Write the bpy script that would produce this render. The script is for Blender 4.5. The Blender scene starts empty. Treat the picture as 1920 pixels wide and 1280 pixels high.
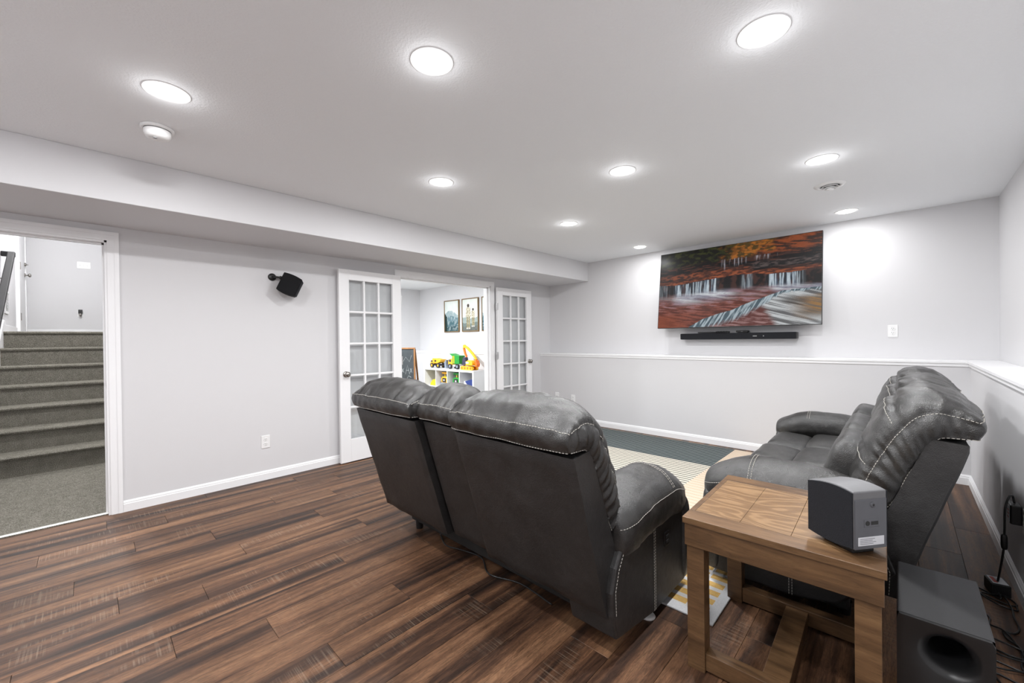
import bpy, bmesh, math, random
from mathutils import Vector, Matrix, noise
PI = math.pi
random.seed(7)
S = bpy.context.scene
C = S.collection
# ------------------------------------------------------------------ camera
CAM_H = 1.26
F_PX, YAW, PITCH, ROLL = 762.87, 0.7648, -0.0058, -0.0120
cd = bpy.data.cameras.new('camera'); cam = bpy.data.objects.new('camera', cd); C.objects.link(cam)
cd.sensor_fit = 'HORIZONTAL'; cd.sensor_width = 36.0; cd.lens = 36.0*F_PX/1920.0; cd.clip_start = 0.05
fw = Vector((-math.sin(YAW)*math.cos(PITCH), math.cos(YAW)*math.cos(PITCH), math.sin(PITCH)))
rt = Vector((math.cos(YAW), math.sin(YAW), 0)); up = rt.cross(fw)
r2 = rt*math.cos(ROLL)+up*math.sin(ROLL); u2 = -rt*math.sin(ROLL)+up*math.cos(ROLL)
m = Matrix((r2, u2, -fw)).transposed().to_4x4(); m.translation = Vector((0, 0, CAM_H))
cam.matrix_world = m
S.camera = cam
# ------------------------------------------------------------------ world, light levels, exposure
w = bpy.data.worlds.new('world'); S.world = w; w.use_nodes = True
w.node_tree.nodes['Background'].inputs[0].default_value = (0.8, 0.85, 0.9, 1)
w.node_tree.nodes['Background'].inputs[1].default_value = 0.3
DOWNLIGHT_W = 14.5
TOY_W = 68.0
STAIR_W = 34.0
vs = S.view_settings
vs.view_transform = 'Standard'; vs.look = 'None'; vs.gamma = 1.0; vs.exposure = 0.56
vs.use_curve_mapping = False
# room dimensions
XL, XS, XRL, XRU = -4.2205, -3.464, 0.4058, 0.5905
YF, YU, YB = 5.0595, 5.31, -1.6
H, HS, HL = 2.412, 2.127, 1.031
T = 0.127

# ------------------------------------------------------------------ material helpers
def srgb(r, g, b):
    f = lambda c: ((c/255+0.055)/1.055)**2.4 if c > 10 else c/255/12.92
    return (f(r), f(g), f(b), 1)
class N:
    """tiny node-graph helper"""
    def __init__(s, name):
        s.m = bpy.data.materials.new(name); s.m.use_nodes = True
        s.t = s.m.node_tree; s.b = s.t.nodes['Principled BSDF']
    def n(s, typ, **kw):
        x = s.t.nodes.new(typ)
        for k, v in kw.items(): setattr(x, k, v)
        return x
    def l(s, a, b): s.t.links.new(a, b)
    def coord(s, kind='Object', scale=(1, 1, 1)):
        c = s.n('ShaderNodeTexCoord'); mp = s.n('ShaderNodeMapping'); mp.inputs['Scale'].default_value = scale
        s.l(c.outputs[kind], mp.inputs[0]); return mp.outputs[0]
    def noise(s, vec, scale=5, detail=4, rough=.55, dist=0):
        x = s.n('ShaderNodeTexNoise'); x.inputs['Scale'].default_value = scale
        x.inputs['Detail'].default_value = detail; x.inputs['Roughness'].default_value = rough
        x.inputs['Distortion'].default_value = dist
        s.l(vec, x.inputs['Vector']); return x.outputs['Fac']
    def ramp(s, fac, stops):
        x = s.n('ShaderNodeValToRGB'); e = x.color_ramp.elements
        while len(e) < len(stops): e.new(.5)
        for i, (p, c) in enumerate(stops): e[i].position = p; e[i].color = c if len(c) == 4 else (*c, 1)
        s.l(fac, x.inputs[0]); return x.outputs[0]
    def math(s, op, a, b=None, c=None):
        x = s.n('ShaderNodeMath', operation=op)
        for i, v in enumerate((a, b, c)):
            if v is None: continue
            if isinstance(v, (int, float)): x.inputs[i].default_value = v
            else: s.l(v, x.inputs[i])
        return x.outputs[0]
    def mix(s, fac, a, b, blend='MIX'):
        x = s.n('ShaderNodeMix', data_type='RGBA', blend_type=blend)
        for sock, v in ((x.inputs[0], fac), (x.inputs[6], a), (x.inputs[7], b)):
            if isinstance(v, (int, float, tuple)): sock.default_value = v
            else: s.l(v, sock)
        return x.outputs[2]
    def bump(s, h, strength=.3, dist=.01):
        x = s.n('ShaderNodeBump'); x.inputs['Strength'].default_value = strength; x.inputs['Distance'].default_value = dist
        s.l(h, x.inputs['Height']); s.l(x.outputs[0], s.b.inputs['Normal'])
    def set(s, **kw):
        for k, v in kw.items():
            i = s.b.inputs[k.replace('_', ' ')]
            if isinstance(v, (int, float, tuple)): i.default_value = v
            else: s.l(v, i)
        return s.m
def plain(name, col, rough=.5, metal=0., var=.06, spec=.5, bump=0., scale=30):
    g = N(name); v = g.coord()
    n = g.noise(v, scale, 3)
    k = tuple(max(0, c*(1-var)) for c in col[:3])+(1,); k2 = tuple(min(1, c*(1+var)) for c in col[:3])+(1,)
    if bump: g.bump(n, bump, .004)
    return g.set(Base_Color=g.ramp(n, [(.3, k), (.7, k2)]), Roughness=rough, Metallic=metal, Specular_IOR_Level=spec)
def paint(name, col, bump=.05, scale=160, rough=.6):
    g = N(name); v = g.coord('Object')
    g.bump(g.noise(v, scale, 3), bump, .004)
    return g.set(Base_Color=col, Roughness=rough, Specular_IOR_Level=.3)

M = {}
M['wall'] = paint('wall_paint', (.66, .655, .668, 1))
M['ceiling'] = paint('ceiling_texture', (.86, .875, .895, 1), .5, 110, .8)
M['trim'] = paint('white_trim', (.84, .84, .85, 1), .01, 60, .35)
M['white'] = plain('white_plastic', (.82, .82, .82, 1), .35, var=.01)
M['ring'] = plain('lamp_trim_white', (.9, .9, .9, 1), .7, var=.0, spec=.2)
M['spk_black'] = plain('satellite_black', srgb(24, 24, 26), .75, var=.1, spec=.15)
M['grey_plastic'] = plain('grey_plastic', srgb(150, 150, 150), .4, var=.02)
M['black'] = plain('black_plastic', srgb(26, 26, 27), .38, var=.1)
M['black_matte'] = plain('black_cloth', srgb(33, 34, 38), .8, var=.15, spec=.2, bump=.2, scale=300)
M['slot'] = plain('dark_slot', srgb(30, 30, 30), .7)
M['metal'] = plain('satin_nickel', (.33, .31, .29, 1), .28, 1., var=.03)
M['hinge'] = plain('hinge_nickel', (.6, .6, .6, 1), .35, 1., var=.03)
M['spk'] = plain('speaker_grey', srgb(84, 85, 90), .5, var=.04)
M['spk_lt'] = plain('speaker_top_grey', srgb(98, 98, 100), .45, var=.03)
M['sub'] = plain('sub_vinyl', srgb(36, 36, 38), .55, var=.08, bump=.15, scale=250)
M['subport'] = plain('sub_port', srgb(28, 28, 29), .35, var=.05)
M['label'] = plain('paper_label', srgb(205, 206, 210), .6, var=.03)
M['labelink'] = plain('label_ink', srgb(80, 82, 90), .6)
M['red'] = plain('red_ink', srgb(170, 60, 50), .6)
M['yellow'] = plain('toy_yellow', srgb(238, 176, 30), .4, var=.06)
M['lemon'] = plain('toy_lemon', srgb(240, 220, 40), .45, var=.06)
M['green'] = plain('toy_green', srgb(20, 135, 45), .4, var=.06)
M['dgreen'] = plain('toy_dark_green', srgb(20, 95, 45), .4, var=.06)
M['orange'] = plain('toy_orange', srgb(228, 110, 25), .4, var=.06)
M['tblack'] = plain('toy_black', srgb(35, 33, 38), .6)
M['tgrey'] = plain('toy_grey', srgb(130, 140, 155), .5)
M['blue'] = plain('toy_blue', srgb(35, 55, 120), .5)
M['glassdark'] = plain('toy_window', srgb(45, 45, 70), .2)
M['shelf'] = plain('shelf_white', (.83, .83, .83, 1), .4, var=.01)
M['oakframe'] = plain('oak_easel', srgb(138, 96, 56), .5, var=.15, scale=12)
M['goldframe'] = plain('bronze_frame', srgb(118, 92, 52), .4, var=.1)
M['chalkb'] = plain('chalkboard', srgb(52, 57, 60), .8, var=.2, scale=8)
M['chalk'] = plain('chalk', srgb(190, 195, 195), .9)
M['rail'] = plain('handrail_black', srgb(34, 33, 34), .6, spec=.25)
M['strip'] = plain('threshold_metal', (.8, .79, .76, 1), .35, .6, var=.03)
M['pink'] = plain('pink_plastic', srgb(205, 150, 215), .4)
M['thread'] = plain('thread', srgb(178, 174, 166), .8)

def m_plank():
    g = N('vinyl_plank')
    c = g.n('ShaderNodeTexCoord'); oi = g.n('ShaderNodeObjectInfo')
    off = g.n('ShaderNodeCombineXYZ')
    g.l(g.math('MULTIPLY', oi.outputs['Random'], 91.0), off.inputs[0]); g.l(g.math('MULTIPLY', oi.outputs['Random'], 57.0), off.inputs[1])
    g.l(g.math('MULTIPLY', oi.outputs['Random'], 33.0), off.inputs[2])
    def vec(scale):
        mp = g.n('ShaderNodeMapping'); mp.inputs['Scale'].default_value = scale; g.l(c.outputs['Object'], mp.inputs[0])
        a = g.n('ShaderNodeVectorMath', operation='ADD'); g.l(mp.outputs[0], a.inputs[0]); g.l(off.outputs[0], a.inputs[1]); return a.outputs[0]
    broad = g.noise(vec((13, .6, 1)), 1.0, 4, .55, .4)
    grain = g.noise(vec((110, 9, 1)), 1.0, 6, .7, 1.5)
    figure = g.noise(vec((34, 9, 1)), 1.0, 4, .65, 3.5)
    saw = g.noise(vec((4, 150, 1)), 1.0, 2, .5, .25)
    sawmask = g.noise(vec((7, 2.2, 1)), 1.0, 2, .5)
    base = g.ramp(broad, [(.31, srgb(34, 25, 21)), (.42, srgb(70, 50, 39)), (.54, srgb(112, 83, 64)), (.74, srgb(142, 110, 86))])
    gr = g.ramp(grain, [(.30, (.30, .30, .30)), (.52, (1, 1, 1)), (.72, (1.5, 1.48, 1.42))])
    col = g.mix(.85, base, gr, 'MULTIPLY')
    fg = g.ramp(figure, [(.35, (.72, .68, .66)), (.52, (1, 1, 1)), (.7, (1.16, 1.14, 1.1))])
    col = g.mix(.7, col, fg, 'MULTIPLY')
    sm = g.math('MULTIPLY', g.ramp(saw, [(.50, (0, 0, 0)), (.66, (1, 1, 1))]), g.ramp(sawmask, [(.56, (0, 0, 0)), (.66, (1, 1, 1))]))
    col = g.mix(g.math('MULTIPLY', sm, .22), col, srgb(176, 160, 142))
    hsv = g.n('ShaderNodeHueSaturation'); hsv.inputs['Saturation'].default_value = 1.08
    g.l(g.math('MULTIPLY_ADD', oi.outputs['Random'], .36, .74), hsv.inputs['Value']); g.l(col, hsv.inputs['Color'])
    g.bump(g.math('ADD', grain, saw), .18, .002)
    return g.set(Base_Color=hsv.outputs[0], Roughness=g.math('MULTIPLY_ADD', grain, .25, .36), Specular_IOR_Level=.4)
M['plank'] = m_plank()
def m_leather(name, dark, mid, light, rough, bumpS, scratch, wrinkle=1.):
    g = N(name); v = g.coord()
    big = g.noise(v, 7, 5, .65, .6); mid_n = g.noise(v, 38, 4, .6); fine = g.noise(v, 420, 2, .5)
    vo = g.n('ShaderNodeTexVoronoi'); vo.inputs['Scale'].default_value = 330; g.l(v, vo.inputs['Vector'])
    col = g.ramp(big, [(.28, dark), (.5, mid), (.78, light)])
    col = g.mix(.5, col, g.ramp(mid_n, [(.3, (.6, .6, .6)), (.6, (1, 1, 1)), (.8, (1.3, 1.3, 1.3))]), 'MULTIPLY')
    v2 = g.coord('Object', (1, 1, .35))
    sc = g.noise(v2, 60, 5, .75, 2.5)
    col = g.mix(g.math('MULTIPLY', g.ramp(sc, [(.64, (0, 0, 0)), (.74, (1, 1, 1))]), scratch), col, srgb(125, 121, 116))
    h = g.math('ADD', g.math('MULTIPLY', vo.outputs['Distance'], .6), g.math('MULTIPLY', fine, .5))
    h = g.math('ADD', h, g.math('MULTIPLY', mid_n, 1.6))
    wr = g.noise(g.coord('Object', (1, 1, .5)), 7, 2, .5, 1.0)
    h = g.math('ADD', h, g.math('MULTIPLY', g.math('ABSOLUTE', g.math('SUBTRACT', wr, .5)), -3.0*wrinkle))
    g.bump(h, bumpS, .004)
    return g.set(Base_Color=col, Roughness=g.math('MULTIPLY_ADD', mid_n, .22, rough-.1), Specular_IOR_Level=.62)
M['leather'] = m_leather('grey_leather', srgb(28, 28, 28), srgb(43, 42, 41), srgb(64, 63, 61), .31, .4, .07)
M['leather_panel'] = m_leather('distressed_leather', srgb(27, 26, 26), srgb(36, 35, 35), srgb(49, 48, 48), .50, .3, .26, .15)
def m_wood():
    g = N('table_wood'); c = g.n('ShaderNodeTexCoord'); oi = g.n('ShaderNodeObjectInfo')
    mp = g.n('ShaderNodeMapping'); mp.inputs['Scale'].default_value = (2.2, 16, 16); g.l(c.outputs['Object'], mp.inputs[0])
    a = g.n('ShaderNodeVectorMath', operation='ADD'); g.l(mp.outputs[0], a.inputs[0]); g.l(oi.outputs['Random'], a.inputs[1])
    big = g.noise(a.outputs[0], 1.2, 3, .5, .8)
    fine = g.noise(a.outputs[0], 9, 5, .65, .5)
    col = g.ramp(big, [(.25, srgb(66, 47, 30)), (.5, srgb(97, 71, 46)), (.78, srgb(122, 93, 63))])
    col = g.mix(.7, col, g.ramp(fine, [(.32, (.62, .6, .57)), (.52, (1, 1, 1)), (.8, (1.12, 1.1, 1.08))]), 'MULTIPLY')
    g.bump(fine, .2, .002)
    return g.set(Base_Color=col, Roughness=.42)
M['wood'] = m_wood()
def m_veneer():
    g = N('table_veneer'); v = g.coord('Object', (1, 1, 1))
    mp = g.coord('Object', (1.0, 3.2, 1)); 
    n = g.noise(mp, 2.1, 2, .5, .4)
    rings = g.math('SINE', g.math('MULTIPLY', n, 70.0))
    col = g.ramp(g.math('MULTIPLY_ADD', rings, .5, .5), [(.0, srgb(112, 85, 57)), (.6, srgb(121, 93, 63)), (.95, srgb(138, 109, 77))])
    mp2 = g.coord('Object', (3, 60, 1))
    fine = g.noise(mp2, 3, 4, .6)
    col = g.mix(.5, col, g.ramp(fine, [(.3, (.75, .73, .7)), (.6, (1.05, 1.05, 1.05))]), 'MULTIPLY')
    return g.set(Base_Color=col, Roughness=.4)
M['veneer'] = m_veneer()
def m_carpet():
    g = N('stair_carpet'); v = g.coord()
    n = g.noise(v, 190, 4, .7); b = g.noise(v, 16, 4, .6)
    col = g.ramp(n, [(.3, srgb(70, 67, 60)), (.5, srgb(136, 132, 122)), (.72, srgb(194, 190, 180))])
    col = g.mix(.6, col, g.ramp(b, [(.3, (.72, .72, .70)), (.7, (1.12, 1.12, 1.12))]), 'MULTIPLY')
    g.bump(n, 1.0, .012)
    return g.set(Base_Color=col, Roughness=1.0, Specular_IOR_Level=.05)
M['carpet'] = m_carpet()
def m_glass():
    g = N('clear_glass'); t = g.t
    tr = g.n('ShaderNodeBsdfTransparent'); gl = g.n('ShaderNodeBsdfGlossy'); gl.inputs['Roughness'].default_value = .02
    tr.inputs[0].default_value = (.955, .965, .965, 1)
    fr = g.n('ShaderNodeLayerWeight'); fr.inputs[0].default_value = .5
    fac = g.math('MULTIPLY_ADD', g.math('POWER', fr.outputs['Facing'], 5.0), .6, .045)
    nz = g.noise(g.coord(), 3, 1)
    bp = g.n('ShaderNodeBump'); bp.inputs['Strength'].default_value = .02; g.l(nz, bp.inputs['Height']); g.l(bp.outputs[0], gl.inputs['Normal'])
    mx = g.n('ShaderNodeMixShader'); g.l(fac, mx.inputs[0]); g.l(tr.outputs[0], mx.inputs[1]); g.l(gl.outputs[0], mx.inputs[2])
    g.l(mx.outputs[0], t.nodes['Material Output'].inputs[0]); return g.m
M['glass'] = m_glass()
def m_emit(name, col, s):
    g = N(name); return g.set(Base_Color=(.9, .9, .9, 1), Emission_Color=col, Emission_Strength=s, Roughness=.5)
M['lens'] = m_emit('lamp_lens', (1, .985, .96, 1), 14.0)
def m_vcol(name, emit, rough):
    g = N(name); a = g.n('ShaderNodeVertexColor'); a.layer_name = 'col'
    g.l(a.outputs[0], g.b.inputs['Base Color'])
    if emit:
        g.l(a.outputs[0], g.b.inputs['Emission Color']); g.b.inputs['Emission Strength'].default_value = emit
        g.b.inputs['Base Color'].default_value = (.02, .02, .02, 1)
        for lk in list(g.t.links):
            if lk.to_socket == g.b.inputs['Base Color']: g.t.links.remove(lk)
    g.b.inputs['Specular IOR Level'].default_value = .04
    return g.set(Roughness=rough)
M['screen'] = m_vcol('tv_screen', .44, .3)
M['print'] = m_vcol('framed_print', 0, .5)
def m_rug():
    g = N('striped_rug'); c = g.n('ShaderNodeTexCoord'); s = g.n('ShaderNodeSeparateXYZ'); g.l(c.outputs['Object'], s.inputs[0])
    x, y = s.outputs[0], s.outputs[1]            # world metres, rug at origin
    def line(period, width, phase=0.):
        f = g.math('FRACT', g.math('DIVIDE', g.math('ADD', y, 100+phase), period))
        return g.math('LESS_THAN', f, width)
    def above(v, t): return g.math('GREATER_THAN', v, t)
    cream = srgb(205, 196, 180); 
    n = g.noise(g.coord('Object', (6, 60, 1)), 3, 4, .6)
    teal = g.mix(line(.052, .60), srgb(132, 138, 136), g.mix(n, srgb(30, 39, 43), srgb(50, 60, 64)))
    mid = g.mix(line(.052, .30), srgb(206, 200, 186), srgb(62, 66, 64))
    right = g.mix(line(.06, .10), srgb(207, 190, 170), srgb(178, 148, 120))
    colx = g.math('FRACT', g.math('DIVIDE', g.math('ADD', x, 100.02), .34))
    rown = g.math('FLOOR', g.math('DIVIDE', g.math('ADD', y, 100.), .075))
    shift = g.math('MULTIPLY', g.math('MODULO', rown, 2.), .0)
    blocks = g.math('MULTIPLY', line(.075, .60), g.math('GREATER_THAN', colx, .04))
    ycol = g.mix(g.noise(g.coord('Object', (1, 1, 1)), 60, 3, .6), srgb(190, 150, 84), srgb(222, 186, 120))
    gcol = g.mix(above(x, -.86), srgb(118, 120, 132), ycol)
    near = g.mix(blocks, srgb(208, 206, 204), gcol)
    col = g.mix(above(y, 4.15), mid, teal)
    col = g.mix(above(x, -1.34), col, right)
    col = g.mix(above(2.62, y) if False else g.math('LESS_THAN', y, 2.55), col, near)
    edge = g.math('MAXIMUM', g.math('LESS_THAN', y, 1.915), above(x, -.645))
    col = g.mix(edge, col, srgb(205, 206, 208))
    f2 = g.noise(g.coord('Object', (1, 1, 1)), 260, 2, .6)
    col = g.mix(.5, col, g.ramp(f2, [(.3, (.75, .75, .75)), (.7, (1.1, 1.1, 1.1))]), 'MULTIPLY')
    g.bump(f2, .5, .004)
    return g.set(Base_Color=col, Roughness=.95, Specular_IOR_Level=.1)
M['rug'] = m_rug()

# ------------------------------------------------------------------ mesh helpers
class MB:
    def __init__(s): s.v = []; s.f = []
    def add(s, vs, fs):
        o = len(s.v); s.v += [tuple(p) for p in vs]; s.f += [tuple(i+o for i in f) for f in fs]; return s
    def box(s, a, b):
        x0, y0, z0 = (min(a[i], b[i]) for i in range(3)); x1, y1, z1 = (max(a[i], b[i]) for i in range(3))
        return s.add([(x0,y0,z0),(x1,y0,z0),(x1,y1,z0),(x0,y1,z0),(x0,y0,z1),(x1,y0,z1),(x1,y1,z1),(x0,y1,z1)],
                     [(0,3,2,1),(4,5,6,7),(0,1,5,4),(1,2,6,5),(2,3,7,6),(3,0,4,7)])
    def prism(s, poly, axis, a, b):
        """polygon of 2D points extruded along axis ('x': pts are (y,z); 'y': (x,z); 'z': (x,y))"""
        n = len(poly)
        def P(p, t): return {'x': (t, p[0], p[1]), 'y': (p[0], t, p[1]), 'z': (p[0], p[1], t)}[axis]
        vs = [P(p, a) for p in poly]+[P(p, b) for p in poly]
        fs = [tuple(range(n))[::-1], tuple(range(n, 2*n))]+[(i, (i+1) % n, n+(i+1) % n, n+i) for i in range(n)]
        return s.add(vs, fs)
    def lathe(s, prof, n=32, o=(0,0,0), axis='z'):
        vs = []; fs = []; k = len(prof)
        for i in range(n):
            a = 2*PI*i/n
            for r, h in prof:
                p = (r*math.cos(a), r*math.sin(a), h)
                if axis == 'x': p = (p[2], p[0], p[1])
                if axis == 'y': p = (p[0], p[2], p[1])
                vs.append((p[0]+o[0], p[1]+o[1], p[2]+o[2]))
        for i in range(n):
            j = (i+1) % n
            for q in range(k-1): fs.append((i*k+q, j*k+q, j*k+q+1, i*k+q+1))
        return s.add(vs, fs)
    def tube(s, path, r, n=8, caps=True):
        path = [Vector(p) for p in path]; vs = []; fs = []; k = len(path)
        u = None
        for i, p in enumerate(path):
            t = (path[min(i+1, k-1)]-path[max(i-1, 0)]).normalized()
            if u is None:
                u = t.cross(Vector((0, 0, 1)))
                if u.length < 1e-3: u = t.cross(Vector((1, 0, 0)))
            u = (u-t*u.dot(t)).normalized(); v = t.cross(u)
            rr = r[i] if isinstance(r, (list, tuple)) else r
            for j in range(n):
                a = 2*PI*j/n; vs.append(p+u*rr*math.cos(a)+v*rr*math.sin(a))
        for i in range(k-1):
            for j in range(n): fs.append((i*n+j, i*n+(j+1) % n, (i+1)*n+(j+1) % n, (i+1)*n+j))
        if caps: fs += [tuple(range(n))[::-1], tuple(range((k-1)*n, k*n))]
        return s.add(vs, fs)
    def superell(s, c, h, e1=.4, e2=.4, nu=36, nv=20, rot=None):
        def q(x, e): return math.copysign(abs(x)**e, x)
        vs = []; fs = []
        for i in range(nv+1):
            v = -PI/2+PI*i/nv
            for j in range(nu):
                u = 2*PI*j/nu
                p = Vector((h[0]*q(math.cos(v), e1)*q(math.cos(u), e2), h[1]*q(math.cos(v), e1)*q(math.sin(u), e2), h[2]*q(math.sin(v), e1)))
                if rot is not None: p = rot @ p
                vs.append(p+Vector(c))
        for i in range(nv):
            for j in range(nu): fs.append((i*nu+j, i*nu+(j+1) % nu, (i+1)*nu+(j+1) % nu, (i+1)*nu+j))
        return s.add(vs, fs)
    def mesh(s, name, bevel=0, seg=2):
        me = bpy.data.meshes.new(name)
        bm = bmesh.new(); vv = [bm.verts.new(p) for p in s.v]
        for f in s.f:
            try: bm.faces.new([vv[i] for i in f])
            except ValueError: pass
        bmesh.ops.remove_doubles(bm, verts=bm.verts, dist=1e-6)
        bmesh.ops.recalc_face_normals(bm, faces=bm.faces)
        if bevel:
            es = [e for e in bm.edges if len(e.link_faces) == 2 and e.calc_face_angle(0) > .6]
            bmesh.ops.bevel(bm, geom=es, offset=bevel, segments=seg, affect='EDGES', profile=.5, clamp_overlap=True)
        bm.to_mesh(me); bm.free(); return me
    def build(s, name, mat, parent=None, smooth=False, bevel=0, seg=2):
        return link(name, s.mesh(name, bevel, seg), mat, parent, smooth)
def link(name, me, mat, parent=None, smooth=False):
    if not me.materials: me.materials.append(M[mat])
    if smooth:
        for p in me.polygons: p.use_smooth = True
    o = bpy.data.objects.new(name, me); C.objects.link(o)
    if parent: o.parent = parent
    return o
def auto_smooth(o, ang=.6):
    me = o.data
    for p in me.polygons: p.use_smooth = True
    bm = bmesh.new(); bm.from_mesh(me)
    for e in bm.edges: e.smooth = not (len(e.link_faces) == 2 and e.calc_face_angle(0) > ang)
    bm.to_mesh(me); bm.free(); return o
def tag(o, label, cat, group=None, kind=None):
    o['label'] = label; o['category'] = cat
    if group: o['group'] = group
    if kind: o['kind'] = kind
    return o
def thing(name, label, cat, loc=(0,0,0), rz=0, group=None):
    o = bpy.data.objects.new(name, None); C.objects.link(o); o.empty_display_size = .1
    o.location = loc; o.rotation_euler = (0, 0, rz); return tag(o, label, cat, group)
def struct(name, mb, mat, bevel=0, parent=None):
    o = mb.build(name, mat, parent, bevel=bevel)
    if not parent: o['kind'] = 'structure'
    return o
def box(a, b): return MB().box(a, b)
def crs(pts, n):
    """Catmull-Rom resample of an open 2D/3D polyline, uniform in arc length"""
    P = [Vector(p) for p in pts]; Q = [P[0]*2-P[1]]+P+[P[-1]*2-P[-2]]; fine = []
    for i in range(1, len(Q)-2):
        for k in range(12):
            t = k/12; a, b, c, d = Q[i-1], Q[i], Q[i+1], Q[i+2]
            fine.append(.5*((2*b)+(c-a)*t+(2*a-5*b+4*c-d)*t*t+(3*b-a-3*c+d)*t**3))
    fine.append(P[-1]); L = [0]
    for i in range(1, len(fine)): L.append(L[-1]+(fine[i]-fine[i-1]).length)
    out = []; j = 0
    for k in range(n):
        s = L[-1]*k/(n-1)
        while j < len(L)-2 and L[j+1] < s: j += 1
        t = (s-L[j])/max(1e-9, L[j+1]-L[j]); out.append(fine[j].lerp(fine[j+1], min(1, t)))
    return out
def nz(x, y, z=0.): return noise.noise(Vector((x, y, z)))

# ------------------------------------------------------------------ the room shell
fl = struct('floor', box((XL-.1, YB-.1, -.06), (XRL+.1, YF+.1, -.004)), 'slot')
PW, PL = .18, 1.22
full = MB().box((0, 0, -.005), (PW-.0012, PL-.0015, 0)).mesh('plank', .0009, 1)
row = 0; x = XL+.02-.06
while x < XRL:
    y = YB-[.15, .75, .4, 1.05, .6, .25, .9][row % 7]-.1*random.random()
    x0, x1 = max(x, XL-.02), min(x+PW, XRL)
    while y < YF:
        y0, y1 = max(y, YB), min(y+PL, YF)
        if y1-y0 > .03:
            if y1-y0 > PL-1e-6 and x1-x0 > PW-1e-6: o = link('plank', full, 'plank', fl)
            else: o = MB().box((0, 0, -.005), (x1-x0-.0012, y1-y0-.0015, 0)).build('plank', 'plank', fl, bevel=.0009, seg=1)
            o.location = (x0, y0, 0)
        y += PL
    x += PW; row += 1
struct('ceiling', box((XL-T, YB-.1, H), (XRU+.1, YU+.1, H+.08)), 'ceiling')
struct('ceiling_playroom', box((-8.15, 1.1, H), (XL-T, YU+.1, H+.08)), 'ceiling')
D1A, D1B, D1H = -.72, .104, 2.02          # stair doorway
D2A, D2B, D2H = 2.515, 3.965, 2.012       # french door opening
wl = MB()
for a, b, z0, z1 in ((YB, D1A, 0, H), (D1A, D1B, D1H, H), (D1B, D2A, 0, H), (D2A, D2B, D2H, H), (D2B, YU, 0, H)):
    wl.box((XL-T, a, z0), (XL, b, z1))
struct('wall_left', wl, 'wall')
struct('wall_far', box((-8.2, YU, 0), (XRU+.12, YU+.12, H)), 'wall')
struct('wall_far_lower', box((XL, YF, -.004), (XRU, YU, HL-.022)), 'wall')
struct('wall_right', box((XRU, YB, 0), (XRU+.12, YU, H)), 'wall')
struct('wall_right_lower', box((XRL, YB, -.004), (XRU, YF, HL-.022)), 'wall')
struct('wall_near', box((XL-T, YB-.12, 0), (XRU+.12, YB, H)), 'wall')
struct('soffit', box((XL, YB, HS), (XS, YU, H)), 'wall', bevel=.004)
def cap(name, a, b, nose):
    m_ = MB(); m_.box(a, b)
    return struct(name, m_, 'trim', .004)
N_ = .018
m_ = MB().box((XL, YF-N_, HL-.022), (XRU, YU, HL)).box((XL, YF-.010, HL-.048), (XRU, YF, HL-.022)); struct('trim_1', m_, 'trim', .003)
m_ = MB().box((XRL-N_, YB, HL-.022), (XRU, YF-N_, HL)).box((XRL-.010, YB, HL-.048), (XRL, YF-.010, HL-.022)); struct('trim_2', m_, 'trim', .003)
def baseboard(name, a, b, h=.083, t=.014):
    """profiled skirting from a to b (2D), thickness to the left of the direction"""
    a, b = Vector(a), Vector(b); d = (b-a).normalized(); n = Vector((-d.y, d.x))
    prof = [(0, 0), (t, 0), (t, h*.70), (t*.75, h*.76), (t*.75, h*.86), (t*.4, h*.95), (t*.25, h), (0, h)]
    k = len(prof); vs = []
    for p in (a, b):
        for q, z in prof: vs.append((p.x+n.x*q, p.y+n.y*q, z))
    fs = [tuple(range(k)), tuple(range(k, 2*k))]+[(i, (i+1) % k, k+(i+1) % k, k+i) for i in range(k)]
    struct(name, MB().add(vs, fs), 'trim')
baseboard('baseboard_left', (XL, D2A-.065), (XL, D1B+.065))
baseboard('baseboard_left_end', (XL, YF), (XL, D2B+.065))
baseboard('baseboard_left_near', (XL, D1A-.065), (XL, YB))
baseboard('baseboard_far', (XRL, YF), (XL, YF))
baseboard('baseboard_right', (XRL, YB), (XRL, YF))
def casing(name, ya, yb, zt, jamb_only_side=None):
    m_ = MB(); wd, t = .064, .016
    for s, y in ((-1, ya), (1, yb)):
        a, b = sorted((y, y+s*wd*.62)); m_.box((XL, a, 0), (XL+t*.7, b, zt))
        a, b = sorted((y+s*wd*.62, y+s*wd)); m_.box((XL, a, 0), (XL+t, b, zt+wd))
    m_.box((XL, ya-wd*.62, zt), (XL+t*.7, yb+wd*.62, zt+wd*.62)); m_.box((XL, ya-wd*.62, zt+wd*.62), (XL+t, yb+wd*.62, zt+wd))
    o = struct(name, m_, 'trim')
    j = MB()                                        # jamb lining with a stop bead
    for s, y in ((1, ya), (-1, yb)):
        a, b = sorted((y, y+s*.014)); j.box((XL-T-.002, a, 0), (XL+.003, b, zt))
        a, b = sorted((y+s*.014, y+s*.026)); j.box((XL-T*.62, a, 0), (XL-T*.35, b, zt))
    j.box((XL-T-.002, ya, zt-.014), (XL+.003, yb, zt)); j.box((XL-T*.62, ya, zt-.026), (XL-T*.35, yb, zt-.014))
    j.build('jamb', 'trim', o)
    return o
c1 = casing('trim_3', D1A, D1B, D1H)
box((XL-.07, D1B-.0155, .93), (XL-.04, D1B-.012, .99)).build('strike_plate', 'hinge', c1)
c2 = casing('trim_4', D2A, D2B, D2H)
box((XL-T-.02, D2A+.014, -.003), (XL-.019, D2B-.014, .006)).build('threshold', 'wood', c2, bevel=.003)
box((XL-.055, D1A, -.002), (XL-.02, D1B, .012)).build('threshold_strip', 'strip', c1, bevel=.004)

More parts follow.
